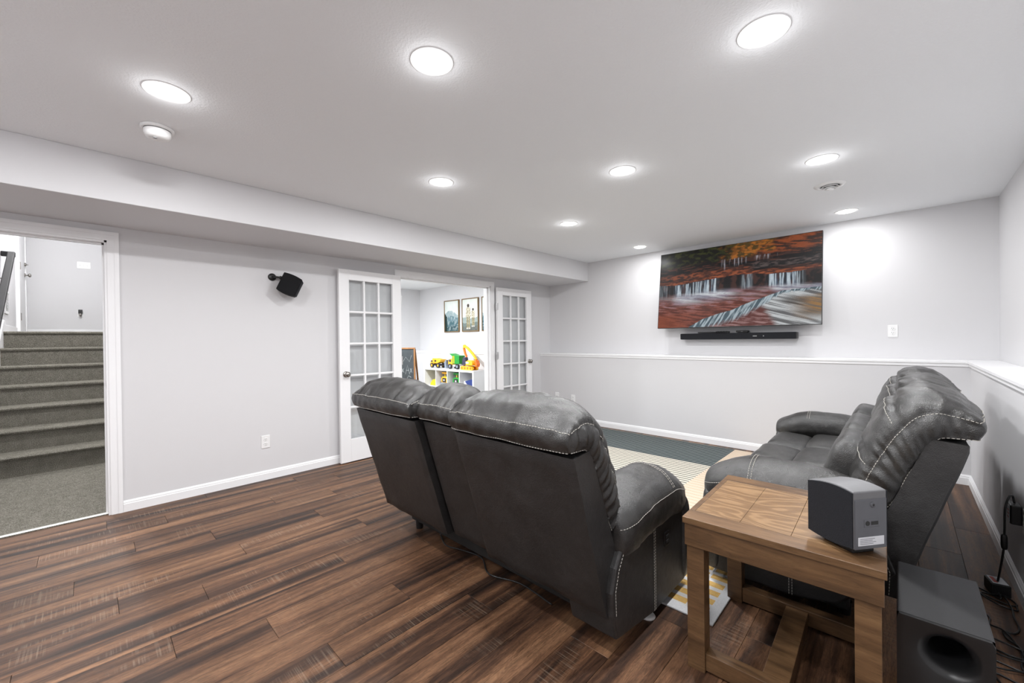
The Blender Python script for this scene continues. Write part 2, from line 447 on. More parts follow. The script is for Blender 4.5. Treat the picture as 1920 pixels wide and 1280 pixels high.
# ------------------------------------------------------------------ french doors
def french_leaf(name, hinge, ang, flip):
    """leaf: hinge edge at local x=0, free edge x=W; front face -y*flip"""
    W, HT, TH = .722, 1.992, .035
    r = bpy.data.objects.new(name, None); C.objects.link(r); r.location = hinge; r.rotation_euler = (0, 0, ang); r['kind'] = 'structure'
    st, tr, br = .108, .105, .232
    y0, y1 = -TH/2, TH/2
    for a in (0, W-st): box((a, y0, 0), (a+st, y1, HT)).build('stile', 'trim', r, bevel=.002)
    box((st, y0, HT-tr), (W-st, y1, HT)).build('rail', 'trim', r, bevel=.002)
    box((st, y0, 0), (W-st, y1, br)).build('rail', 'trim', r, bevel=.002)
    gw, gh, mu = W-2*st, HT-tr-br, .021
    def mprof(a, b, axis):
        m_ = MB()
        if axis == 'v': m_.box((a-mu/2, y0*.9, br), (a+mu/2, y1*.9, HT-tr))
        else: m_.box((st, y0*.88, a-mu/2), (W-st, y1*.88, a+mu/2))
        return m_.build('muntin', 'trim', r, bevel=.005)
    for i in (1, 2): mprof(st+gw*i/3, 0, 'v')
    for i in (1, 2, 3, 4): mprof(br+gh*i/5, 0, 'h')
    pane = box((0, -.002, 0), (gw/3-mu+.004, .002, gh/5-mu+.004)).mesh('pane')
    for i in range(3):
        for j in range(5):
            o = link('pane', pane, 'glass', r); o.location = (st+gw*i/3+mu/2-.002, 0, br+gh*j/5+mu/2-.002)
    for s in (-1, 1):
        k = MB().lathe([(0, 0), (.031, 0), (.031, .005), (.024, .010), (.011, .013), (.010, .026), (.022, .030), (.028, .038), (.028, .046), (.022, .054), (.010, .058), (0, .059)], 24)
        kv = [(v[0]+W-.062, s*(v[2]+TH/2), v[1]+.91) for v in k.v]
        MB().add(kv, k.f).build('knob', 'metal', r, smooth=True)
    for z in (.22, 1.02, 1.72):
        m_ = MB().tube([(-.008, flip*(TH/2+.002), z-.05), (-.008, flip*(TH/2+.002), z+.05)], .007, 10)
        m_.box((-.008, flip*(TH/2-.002), z-.05), (.016, flip*(TH/2+.002), z+.05)).box((-.034, flip*(TH/2-.002), z-.05), (-.008, flip*(TH/2+.002), z+.05))
        m_.build('hinge', 'hinge', r)
    return r
a1 = math.atan2(1.772-2.494, .018); french_leaf('door_1', (XL+.052, 2.494, .008), a1, -1)
a2 = math.atan2(.728, .012); french_leaf('door_2', (XL+.046, 4.040, .008), a2, -1)

# ------------------------------------------------------------------ stairwell behind the doorway
SR, ST, SX, NS = .204, .295, -6.08, 7
SYL, SYR, SXB, SZT = -.72, .26, -10.45, 3.9
LZ = SR*NS
struct('floor_stairwell', box((SX-.05, SYL-.1, -.06), (XL-.018, SYR+.3, .008)), 'carpet')
sc = thing('carpeted_staircase', 'grey-brown carpeted stairs rising to a landing beyond the open doorway', 'stairs', (SX, 0, 0))
for k in range(NS):
    z0, z1 = SR*k, SR*(k+1); xa = -ST*k
    dpt = ST if k < NS-1 else 2.56
    prof = [(xa-dpt-.03, z0), (xa, z0), (xa, z1-.035), (xa+.022, z1-.028), (xa+.026, z1-.012), (xa+.015, z1-.001), (xa-.01, z1), (xa-dpt-.03, z1)]
    MB().prism(prof, 'y', SYL+.004, SYR-.004).build('step', 'carpet', sc)
st = MB(); zz = [(SX+.35, 0), (SX+.35, .16), (SX-ST*6.3, LZ+.19), (SXB, LZ+.10), (SXB, LZ), (SX-ST*6.3, LZ), (SX, 0)]
st.prism([(XL-T, -.01), (XL-T, .09), (SX+.30, .09), (SX-ST*6.2, LZ+.14), (SX-ST*6.6, LZ+.14), (SX-ST*6.6, LZ-.3), (SX-.2, -.01)], 'y', SYL, SYL+.014)
struct('trim_5', st, 'trim', .002)
struct('wall_stair_left', box((SXB-.1, SYL-.1, -.06), (XL-T, SYL, SZT)), 'wall')
struct('wall_stair_right', box((SXB-.1, SYR, -.06), (XL-T, SYR+.1, SZT)), 'wall')
struct('wall_stair_back', box((SXB-.1, SYL-.1, 0), (SXB, SYR+.1, SZT)), 'wall')
struct('ceiling_stairwell', box((SXB-.1, SYL-.1, SZT), (XL-T+.02, SYR+.1, SZT+.08)), 'ceiling')
struct('wall_stair_front', box((XL-T, SYL-.1, H), (XL-T+.05, SYR+.1, SZT)), 'wall')
struct('baseboard_landing', box((SXB, SYL, LZ), (SXB+.014, SYR, LZ+.085)), 'trim', .003)
struct('baseboard_landing_left', box((-9.27, SYL, LZ), (SX-ST*6.6, SYL+.014, LZ+.085)), 'trim', .003)
# closed door on the landing's left wall
d3 = bpy.data.objects.new('door_3', None); C.objects.link(d3); d3.location = (-9.36, SYL, LZ); d3['kind'] = 'structure'
box((-.86, .004, .01), (0, .030, 2.03)).build('door_leaf', 'trim', d3, bevel=.003)
m_ = MB()
for a, b in ((0, .075), (-.935, -.86)): m_.box((a, 0, 0), (b, .042, 2.03))
m_.box((-.935, 0, 2.03), (.075, .042, 2.105)); m_.build('casing', 'trim', d3, bevel=.004)
for z in (.25, 1.0, 1.78): box((-.012, .030, z-.055), (.012, .050, z+.055)).build('hinge', 'metal', d3, bevel=.004)
kn = MB().lathe([(0, 0), (.033, 0), (.033, .006), (.012, .012), (.011, .035), (.025, .042), (.030, .052), (.026, .064), (.01, .071), (0, .072)], 20)
MB().add([(v[0]-.79, v[2]+.03, v[1]+.95) for v in kn.v], kn.f).build('knob', 'metal', d3, smooth=True)
kn = MB().lathe([(0, 0), (.028, 0), (.028, .012), (.02, .02), (.006, .022), (.006, .04), (0, .04)], 20)
MB().add([(v[0]-.79, v[2]+.03, v[1]+1.12) for v in kn.v], kn.f).build('deadbolt', 'metal', d3, smooth=True)
# handrail
hr = thing('handrail', 'dark flat handrail on brackets climbing the left stairwell wall', 'handrail', (-7.85, SYL, 0))
ang = SR/ST; ZT = 2.405
path = [(0.0, .0, ZT-.02), (0.02, .088, ZT-.02)]
m_ = MB(); L_ = 2.9
m_.prism([(0, ZT), (L_, ZT-L_*ang), (L_, ZT-L_*ang-.06), (0, ZT-.06)], 'y', .055, .115)
m_.build('rail', 'rail', hr, bevel=.008)
box((-.06, .002, ZT-.062), (.0, .115, ZT-.003)).build('rail_return', 'rail', hr, bevel=.006)
for xx in (.35, 1.9):
    zb = ZT-xx*ang-.06
    MB().tube([(xx, .004, zb-.07), (xx, .05, zb-.07), (xx, .085, zb-.03), (xx, .085, zb+.004)], .008, 8).lathe([(0, .002), (.03, .002), (.03, .006), (0, .008)], 16, (xx, 0, zb-.07), 'y').build('bracket', 'metal', hr, smooth=True)
# return-air grille on the stair wall
gv = thing('wall_grille', 'small white slotted vent grille low on the landing left wall', 'vent', (-8.25, SYL, 1.66))
m_ = MB()
for a in ((-.17, 0, 0), (.135, 0, 0)): m_.box(a, (a[0]+.035, .012, .30))
for a in (0, .265): m_.box((-.135, 0, a), (.135, .012, a+.035))
m_.build('grille_frame', 'white', gv, bevel=.002)
for i in range(12): box((-.135, .002, .042+i*.0185), (.135, .010, .050+i*.0185)).build('slat', 'white', gv)
box((-.135, .0005, .035), (.135, .0015, .265)).build('backing', 'slot', gv)

# ------------------------------------------------------------------ wall plates
def outlet(loc, rz, label, group=None, blank=False):
    """plate facing local -y"""
    t = thing('wall_outlet', label, 'outlet', loc, rz, group)
    box((-.036, -.006, -.058), (.036, 0, .058)).build('plate', 'white', t, bevel=.003)
    if not blank:
        for z in (-.02, .02):
            r = MB().lathe([(0, -.009), (.016, -.009), (.0172, -.0075), (.0172, -.004)], 20, (0, 0, z), 'y').build('receptacle', 'white', t, smooth=False)
            m_ = MB().box((-.0075, -.0096, z+.001), (-.0052, -.0088, z+.010)).box((.0052, -.0096, z+.001), (.0075, -.0088, z+.009))
            m_.lathe([(0, -.0096), (.0026, -.0096), (.0026, -.0088)], 8, (0, 0, z-.008), 'y'); m_.build('slots', 'slot', t)
        MB().lathe([(0, -.0078), (.003, -.007), (.003, -.005)], 10, (0, 0, 0), 'y').build('screw', 'white', t)
    else:
        MB().lathe([(0, -.012), (.005, -.012), (.005, -.005)], 10, (0, 0, 0), 'y').build('jack', 'grey_plastic', t)
    return t
outlet((XL, 1.117, .347), PI/2, 'white duplex outlet low on the long left wall')
outlet((-.066, YU, 1.294), 0, 'white duplex outlet on the upper wall right of the television')
outlet((-3.587, YF, .352), 0, 'white duplex outlet low on the far wall, right of the blank plate')
outlet((-3.889, YF, .366), 0, 'small white jack plate low on the far wall near the door', blank=True)
outlet((XRL, 2.97, .385), -PI/2, 'white outlet on the right wall holding the power adapter')
sw = thing('light_switch', 'white three-gang switch plate on the landing wall above the stairs', 'switch', (SXB, -.035, 2.655), PI/2)
box((-.085, -.006, -.06), (.085, 0, .06)).build('plate', 'white', sw, bevel=.003)
for i in (-1, 0, 1): box((i*.046-.005, -.014, -.010), (i*.046+.005, -.005, .010)).build('toggle', 'white', sw, bevel=.002)
ns = outlet((SXB, -.085, 1.80), PI/2, 'white outlet low on the landing wall behind the night light')
nl = thing('night_light', 'small black plug-in night light on the landing wall', 'night light', (SXB+.007, -.085, 1.80), PI/2)
box((-.026, -.045, .0), (.026, -.004, .068)).build('body', 'black', nl, bevel=.006)
MB().superell((0, -.028, -.022), (.018, .018, .030), .8, .9).build('shade', 'metal', nl, smooth=True)

# ------------------------------------------------------------------ ceiling fixtures
def downlight(x, y, label, watts=DOWNLIGHT_W, z=H, col=(.985, .99, 1), group='round recessed ceiling lights'):
    t = thing('recessed_light', label, 'ceiling light', (x, y, z), 0, group)
    MB().lathe([(.064, -.002), (.066, -.0028), (.0868, -.0030), (.0878, -.0022), (.088, 0)], 48).build('trim_ring', 'ring', t)
    MB().lathe([(0, -.0085), (.040, -.0083), (.060, -.007), (.0665, -.003)], 48).build('lens', 'lens', t, smooth=True)
    ld = bpy.data.lights.new('lamp', 'AREA'); ld.shape = 'DISK'; ld.size = .13; ld.energy = watts; ld.color = col; ld.energy = watts*.93; ld.spread = PI
    lo = bpy.data.objects.new('lamp', ld); C.objects.link(lo); lo.parent = t; lo.location = (0, 0, -.0105)
    pd = bpy.data.lights.new('lens_glow', 'POINT'); pd.energy = watts*.03; pd.color = col; pd.shadow_soft_size = .03     # side light from the proud diffuser
    po = bpy.data.objects.new('lens_glow', pd); C.objects.link(po); po.parent = t; po.location = (0, 0, -.042)
    return t
for x, y, lb in (
    (-2.43, .265, 'round recessed light left of the others, closest to the smoke detector'),
    (-1.40, 1.00, 'round recessed light over the floor behind the near sofa'),
    (-.375, 1.785, 'large-looking round recessed light at the upper right, nearest the viewer'),
    (-2.425, 1.80, 'round recessed light above the left wall speaker side, second from smoke detector'),
    (-1.39, 2.57, 'round recessed light at the middle of the ceiling'),
    (-.376, 3.345, 'round recessed light just before the round ceiling vent'),
    (-2.41, 3.355, 'round recessed light above the french doors, between middle light and soffit'),
    (-.371, 4.90, 'round recessed light close to the far wall, right of the television top'),
    (-2.40, 4.87, 'small round recessed light near the far wall left of the television')): downlight(x, y, lb, DOWNLIGHT_W*(.36 if y > 4 else 1.))
for x, y in ((-.375, .24), (-2.43, -1.28), (-1.40, -.57)):
    downlight(x, y, 'round recessed ceiling light overhead and behind the viewpoint')
sd = thing('smoke_detector', 'white dome smoke detector on the ceiling beside the soffit', 'smoke detector', (-2.875, .272, H))
MB().lathe([(0, 0), (.072, 0), (.072, -.010), (.066, -.014), (.058, -.014)], 40).build('mounting_base', 'white', sd, smooth=True)
MB().lathe([(.056, -.014), (.056, -.017)], 40).build('vent_gap', 'slot', sd)
MB().lathe([(.058, -.017), (.058, -.034), (.052, -.050), (.036, -.058), (.012, -.060), (0, -.060)], 40).build('dome', 'white', sd, smooth=True)
MB().lathe([(0, -.063), (.009, -.063), (.010, -.057)], 16, (.018, -.012, 0)).build('test_button', 'grey_plastic', sd)
cv = thing('ceiling_vent', 'round white stepped air diffuser in the ceiling near the television wall', 'vent', (-.396, 3.955, H))
MB().lathe([(.060, -.006), (.062, -.012), (.085, -.010), (.100, -.003), (.101, 0)], 48).build('outer_ring', 'white', cv, smooth=True)
MB().lathe([(0, -.003), (.066, -.003)], 40).build('duct', 'slot', cv)
for r, z in ((.056, -.020), (.040, -.030)):
    MB().lathe([(r-.012, z+.012), (r-.002, z), (r, z), (r-.001, z+.003), (r-.010, z+.014)], 40).build('diffuser_ring', 'white', cv, smooth=True)
MB().lathe([(0, -.038), (.022, -.037), (.026, -.034), (.020, -.026), (0, -.02)], 40).build('centre_cone', 'white', cv, smooth=True)

# ------------------------------------------------------------------ television
def colour_grid(name, w_, h_, nx, ny, fn, mat, parent, depth=0.):
    me = bpy.data.meshes.new(name); vs = []; cs = []
    for j in range(ny+1):
        for i in range(nx+1):
            u, v = i/nx, j/ny; vs.append(((u-.5)*w_, depth, (.5-v)*h_)); cs.append(fn(u, v))
    fs = [(j*(nx+1)+i, j*(nx+1)+i+1, (j+1)*(nx+1)+i+1, (j+1)*(nx+1)+i)[::-1] for j in range(ny) for i in range(nx)]
    me.from_pydata(vs, [], fs); a = me.color_attributes.new('col', 'FLOAT_COLOR', 'POINT')
    flat = []
    for c in cs: flat += [c[0], c[1], c[2], 1.]
    a.data.foreach_set('color', flat); me.update()
    return link(name, me, mat, parent)
L3 = lambda a, b, t: tuple(a[i]+(b[i]-a[i])*t for i in range(3))
cl = lambda t: max(0., min(1., t))
ss = lambda a, b, t: (lambda q: q*q*(3-2*q))(cl((t-a)/(b-a)))
G = lambda r, g, b: srgb(r, g, b)[:3]
def fbm(x, y, z=0., o=4):
    s, a = 0., .5
    for _ in range(o): s += a*nz(x, y, z); x *= 2.03; y *= 2.03; a *= .5
    return s+.5
def interp(pts, x):
    for (x0, y0), (x1, y1) in zip(pts, pts[1:]):
        if x <= x1: return y0+(y1-y0)*cl((x-x0)/(x1-x0))
    return pts[-1][1]
def waterfall(u, v):
    w1 = fbm(u*4, v*5, 21)-.5; w2 = fbm(u*10, v*12, 22)-.5
    x, y = u+.02*w1, v+.03*w1+.015*w2
    n = fbm(x*5, y*34, 1); n2 = fbm(x*22, y*60, 3, 5); n3 = fbm(x*9, y*9, 8); fine = fbm(u*70, v*70, 14, 3)
    # hillside: foliage on the left, golden leaves in the middle, red slope on the right
    leaf = L3(G(16, 15, 12), G(54, 58, 24), ss(.44, .74, fbm(u*20, v*26, 8)+.25*(fine-.5)))
    gold = L3(G(80, 62, 26), G(176, 106, 38), ss(.34, .68, fbm(u*24, v*30, 2)+.3*(fine-.5)))
    slope = L3(G(58, 36, 28), G(150, 76, 40), ss(.40, .66, fbm(u*6+v*8, v*40-u*14, 4)+.15*(fine-.5)))
    c = L3(leaf, gold, ss(.42, .58, u+.3*(n3-.5))); c = L3(c, slope, ss(.66, .80, u+.3*(n3-.5)+.2*v))
    # dark layered terraces
    rock = L3(G(17, 14, 16), G(66, 42, 36), ss(.44, .66, n+.12*(n2-.5))); rock = L3(rock, G(112, 58, 38), ss(.56, .72, n2)*.55*ss(.3, .5, n))
    c = L3(c, rock, ss(.16, .20, y+.05*(u-.5)+.03*(n2-.5)))
    st = fbm(u*110, v*3, 6, 4); stw = fbm(u*40, v*2, 16, 3)
    for a, b, t0, t1 in ((.43, .60, .17, .26), (.62, .78, .17, .22), (.44, .47, .22, .32)):
        if a < u < b and t0 < v < t1+.03: c = L3(c, G(176, 172, 180), ss(.52, .70, st)*.75*ss(t0, t0+.01, v)*(1-ss(t1-.03, t1+.03, v))*ss(a, a+.02, u)*(1-ss(b-.02, b, u)))
    # red ledges
    red = L3(G(70, 38, 30), G(158, 84, 52), ss(.40, .64, n2+.1*(fine-.5)))
    for yc, hw, a, b in ((.335, .030, .0, .62), (.385, .022, .34, 1.0), (.43, .016, .0, .16)):
        c = L3(c, red, (1-ss(hw*.5, hw*1.6, abs(y-yc)))*.8*ss(a-.05, a+.05, u)*(1-ss(b-.05, b+.05, u)))
    c = L3(c, L3(G(28, 26, 28), G(98, 86, 84), ss(.44, .70, n2)), ss(.58, .66, u)*(1-ss(.025, .055, abs(y-.30+.06*(u-.7))))*.9)
    # main lip and the drop below it
    lip = .415+.020*math.sin(u*9+.5)-.020*ss(.4, .6, u)+.018*w2
    c = L3(c, L3(G(96, 48, 34), G(170, 92, 56), ss(.4, .65, n2)), (1-ss(.0, .030, abs(v-lip+.018)))*.85)
    if v > lip:
        c = L3(G(20, 16, 19), G(70, 42, 36), ss(.46, .70, fbm(u*24, v*9, 2)+.2*(n2-.5)))
        k = (v-lip)/.17
        mask = max(ss(.10, .14, u)*(1-ss(.40, .43, u))*(1-.35*ss(.23, .27, u)*(1-ss(.27, .31, u))), .5*ss(.55, .59, u)*(1-ss(.61, .64, u)), ss(.70, .74, u)*(1-ss(.85, .93, u)), .25*(1-ss(.06, .1, u)))
        wat = L3(G(88, 104, 124), G(206, 220, 230), ss(.42, .66, st))
        c = L3(c, wat, mask*cl(.15+ss(.40, .60, .6*st+.4*stw+.08*k)))
    # misty pool and the red river bed
    pool = .585+.018*math.sin(u*7+1)-.02*ss(.6, .8, u)
    p = ss(pool-.05, pool+.02, v+.03*(n3-.5))
    sw = fbm(u*4+v*2, v*24-u*6, 5, 5); sw2 = fbm(u*9+v*3, v*44-u*10, 15, 4)
    bed = L3(G(96, 46, 36), G(150, 80, 62), ss(.35, .65, sw2)); bed = L3(bed, G(150, 72, 40), ss(.25, .0, u)*ss(.78, .9, v)*.8)
    mist = L3(G(150, 150, 166), G(222, 226, 232), ss(.4, .65, sw))
    m1 = ss(.05, .18, u)*(1-ss(.44, .60, u))*(1-ss(.02, .15, v-pool)); m2 = ss(.70, .78, u)*(1-ss(.0, .12, v-pool))
    pc = L3(bed, mist, max(m1, m2, .25*(1-ss(.0, .14, v-pool)))*ss(.30, .55, .5*sw+.5*sw2+.12))
    pc = L3(pc, G(168, 150, 166), .5*ss(.54, .70, sw2)*(1-ss(.10, .26, v-pool)))
    c = L3(c, pc, p)
    # diagonal cascade
    crest = interp([(.18, 1.06), (.25, .975), (.33, .895), (.42, .845), (.52, .80), (.60, .735), (.70, .675), (.80, .615), (1.0, .60)], u)+.010*w2
    if v > crest and v > .58:
        k = v-crest
        s2 = fbm(u*70+v*22, (v-u*.5)*4, 9, 4)
        fall = L3(G(44, 52, 62), G(214, 226, 232), ss(.42, .62, s2)); fall = L3(fall, G(120, 150, 164), .35)
        low = L3(G(104, 52, 46), G(170, 130, 128), ss(.42, .68, sw2))
        flow = .6*fbm(u*4-v*4, v*22-u*12, 12, 5)+.4*fbm(u*8-v*8, v*60-u*34, 13, 4)
        right = L3(G(104, 104, 106), G(218, 222, 224), ss(.38, .58, flow))
        right = L3(right, L3(G(176, 128, 66), G(104, 82, 56), ss(.4, .6, flow)), ss(.80, .97, u+.25*(flow-.5))*(1-ss(.86, .98, v))*ss(.66, .72, v)*.9)
        right = L3(right, G(62, 52, 44), .65*ss(.76, .84, u)*(1-ss(.90, .96, u))*(1-ss(.02, .05, abs(v-.735+.2*(flow-.5)))))
        under = L3(low, right, ss(.0, .05, u-(.655+.36*(v-.74))+.03*(sw-.5)))
        th = .13*(1-ss(.55, .85, u))+.035
        c = L3(fall, under, ss(th*.55, th, k-.05*(s2-.5)))
    return L3(c, (c[0]*1.25, c[1]*1.25, c[2]*1.25), fine-.3) if fine > .3 else c
tv = thing('television', 'large thin wall-mounted television showing a red-rock waterfall', 'television', (-1.435, 5.19, 1.855))
tilt = math.atan2(.13, .97); R_ = Matrix.Rotation(-tilt, 4, 'X')
W_, H_ = 1.702, .975
pr = colour_grid('screen', W_-.008, H_-.008, 330, 190, waterfall, 'screen', tv, -.0165)
m_ = MB()
for a, b in (((-W_/2, -.0185, -H_/2), (-W_/2+.004, .015, H_/2)), ((W_/2-.004, -.0185, -H_/2), (W_/2, .015, H_/2)), ((-W_/2, -.0185, -H_/2), (W_/2, .015, -H_/2+.004)), ((-W_/2, -.0185, H_/2-.004), (W_/2, .015, H_/2)), ((-W_/2, -.010, -H_/2), (W_/2, .015, H_/2))): m_.box(a, b)
fr = m_.build('bezel', 'black', tv)
rb = box((-.5, .014, -.30), (.5, .045, .15)).build('rear_housing', 'black', tv, bevel=.01)
for o in (pr, fr, rb): o.matrix_local = R_
m_ = MB().box((-.25, .062, -.2), (.25, .119, .12)).box((-.2, .012, .0), (-.17, .08, .04)).box((.17, .012, .0), (.2, .08, .04)); m_.build('wall_bracket', 'black', tv)
sb = thing('soundbar', 'long black soundbar mounted on the wall under the television', 'soundbar', (-1.415, 5.235, 1.228))
box((-.605, -.055, 0), (.605, .055, .074)).build('body', 'black_matte', sb, bevel=.008)
for x in (-.606, .606): box((x-.004, -.054, .002), (x+.004, .054, .072)).build('end_cap', 'black', sb, bevel=.006)
box((.20, -.0575, .030), (.24, -.0545, .040)).build('badge', 'grey_plastic', sb)
box((.30, -.0575, .030), (.31, -.0545, .040)).build('indicator', 'grey_plastic', sb)
for x in (-.4, .4): box((x-.02, .05, .005), (x+.02, .075, .06)).build('bracket', 'black', sb)
rm = thing('remote_control', 'slim black remote lying on the left end of the soundbar', 'remote', (-1.72, 5.225, 1.303), .15)
box((-.10, -.022, 0), (.10, .022, .016)).build('body', 'black', rm, bevel=.006)
for i in range(6): box((-.08+i*.028, -.012, .015), (-.064+i*.028, .012, .018)).build('button', 'grey_plastic', rm)
rm = thing('remote_control', 'black remote propped beside the slim one on the soundbar', 'remote', (-1.545, 5.235, 1.303), -.2)
box((-.08, -.020, 0), (.08, .020, .020)).build('body', 'black', rm, bevel=.007)
for i in range(4): MB().lathe([(0, .023), (.006, .022), (.006, .018)], 12, (-.055+i*.035, 0, 0)).build('button', 'slot', rm)
bx = thing('streaming_box', 'small black box with rounded top on the soundbar centre', 'media box', (-1.33, 5.235, 1.303))
box((-.065, -.035, .004), (.065, .035, .026)).build('body', 'black', bx, bevel=.008)
box((-.05, -.028, 0), (.05, .028, .006)).build('foot', 'slot', bx)
box((-.01, -.0362, .012), (.01, -.034, .016)).build('indicator', 'grey_plastic', bx)

# ------------------------------------------------------------------ wall speaker (left wall)
ws = thing('wall_speaker', 'small black satellite speaker on a swivel mount high on the left wall', 'speaker', (XL, 1.19, 1.862))
MB().lathe([(0, 0), (.034, 0), (.034, .010), (.028, .016), (0, .018)], 24, (0, 0, 0), 'x').build('wall_plate', 'black', ws, smooth=True)
MB().tube([(.012, 0, 0), (.045, .01, -.002), (.075, .045, -.008)], .010, 10).superell((.08, .05, -.01), (.016, .016, .016), 1, 1, 16, 10).build('arm', 'black', ws, smooth=True)
def speaker_body(Wf, Wr, D, Ht, bulge):
    """tapered cabinet: front at -y (width Wf), rear at +y (width Wr), curved top and bottom"""
    n = 10; vs = []; fs = []
    for i in range(n+1):
        t = i/n; y = -D/2+D*t; hw = (Wf+(Wr-Wf)*t)/2; b = bulge*math.sin(PI*(.1+.8*t)); 
        vs += [(-hw, y, -Ht/2-b), (hw, y, -Ht/2-b), (hw, y, Ht/2+b), (-hw, y, Ht/2+b)]
    for i in range(n):
        for j in range(4): fs.append((i*4+j, i*4+(j+1) % 4, (i+1)*4+(j+1) % 4, (i+1)*4+j))
    fs += [(0, 1, 2, 3), (n*4, n*4+3, n*4+2, n*4+1)]
    return MB().add(vs, fs)
o = speaker_body(.15, .12, .16, .160, .013).build('cabinet', 'spk_black', ws, bevel=.005)
Q = Matrix.Rotation(math.radians(158), 4, 'Z') @ Matrix.Rotation(math.radians(24), 4, 'X')
o.matrix_local = Matrix.Translation((.115, .115, -.075)) @ Q
o2 = box((-.072, -.004, -.076), (.072, .004, .076)).build('grille', 'black_matte', ws, bevel=.003)
o2.matrix_local = Matrix.Translation((.115, .115, -.075)) @ Q @ Matrix.Translation((0, -.084, 0))

# ------------------------------------------------------------------ sofas
def catfill(mb, loops, close=True):
    n = len(loops[0]); vs = [p for L in loops for p in L]; fs = []
    for i in range(len(loops)-1):
        for j in range(n): fs.append((i*n+j, i*n+(j+1) % n, (i+1)*n+(j+1) % n, (i+1)*n+j))
    if close: fs += [tuple(range(n))[::-1], tuple(range((len(loops)-1)*n, len(loops)*n))]
    return mb.add(vs, fs)
def stitch(name, paths, parent, r=.0013, dash=.0085, gap=.0045):
    m_ = MB()
    for pa in paths:
        pa = [Vector(p) for p in pa]; L = [0]
        for a, b in zip(pa, pa[1:]): L.append(L[-1]+(b-a).length)
        def at(s):
            for i in range(len(L)-1):
                if s <= L[i+1]: return pa[i].lerp(pa[i+1], (s-L[i])/max(1e-9, L[i+1]-L[i]))
            return pa[-1]
        s = 0
        while s+dash < L[-1]: m_.tube([at(s), at(s+dash)], r, 4); s += dash+gap
    if m_.v:
        o = m_.build(name, 'thread', parent); o['kind'] = 'stuff'; return o
FE = [(.375, .56), (.345, .63), (.303, .735), (.262, .82), (.222, .885), (.184, .932), (.152, .947), (.118, .954), (.070, .945), (.022, .930)]
RE = [(.30, .50), (.258, .58), (.223, .68), (.196, .735), (.172, .785), (.150, .830), (.132, .852), (.112, .862), (.075, .864), (.032, .866)]
FC = [(.41, .54), (.405, .63), (.375, .74), (.348, .83), (.310, .92), (.265, .985), (.215, 1.022), (.150, 1.040), (.065, 1.014), (.000, .944)]
RC = [(.30, .50), (.258, .58), (.223, .68), (.196, .735), (.172, .785), (.150, .825), (.125, .843), (.095, .848), (.050, .848), (.008, .866)]
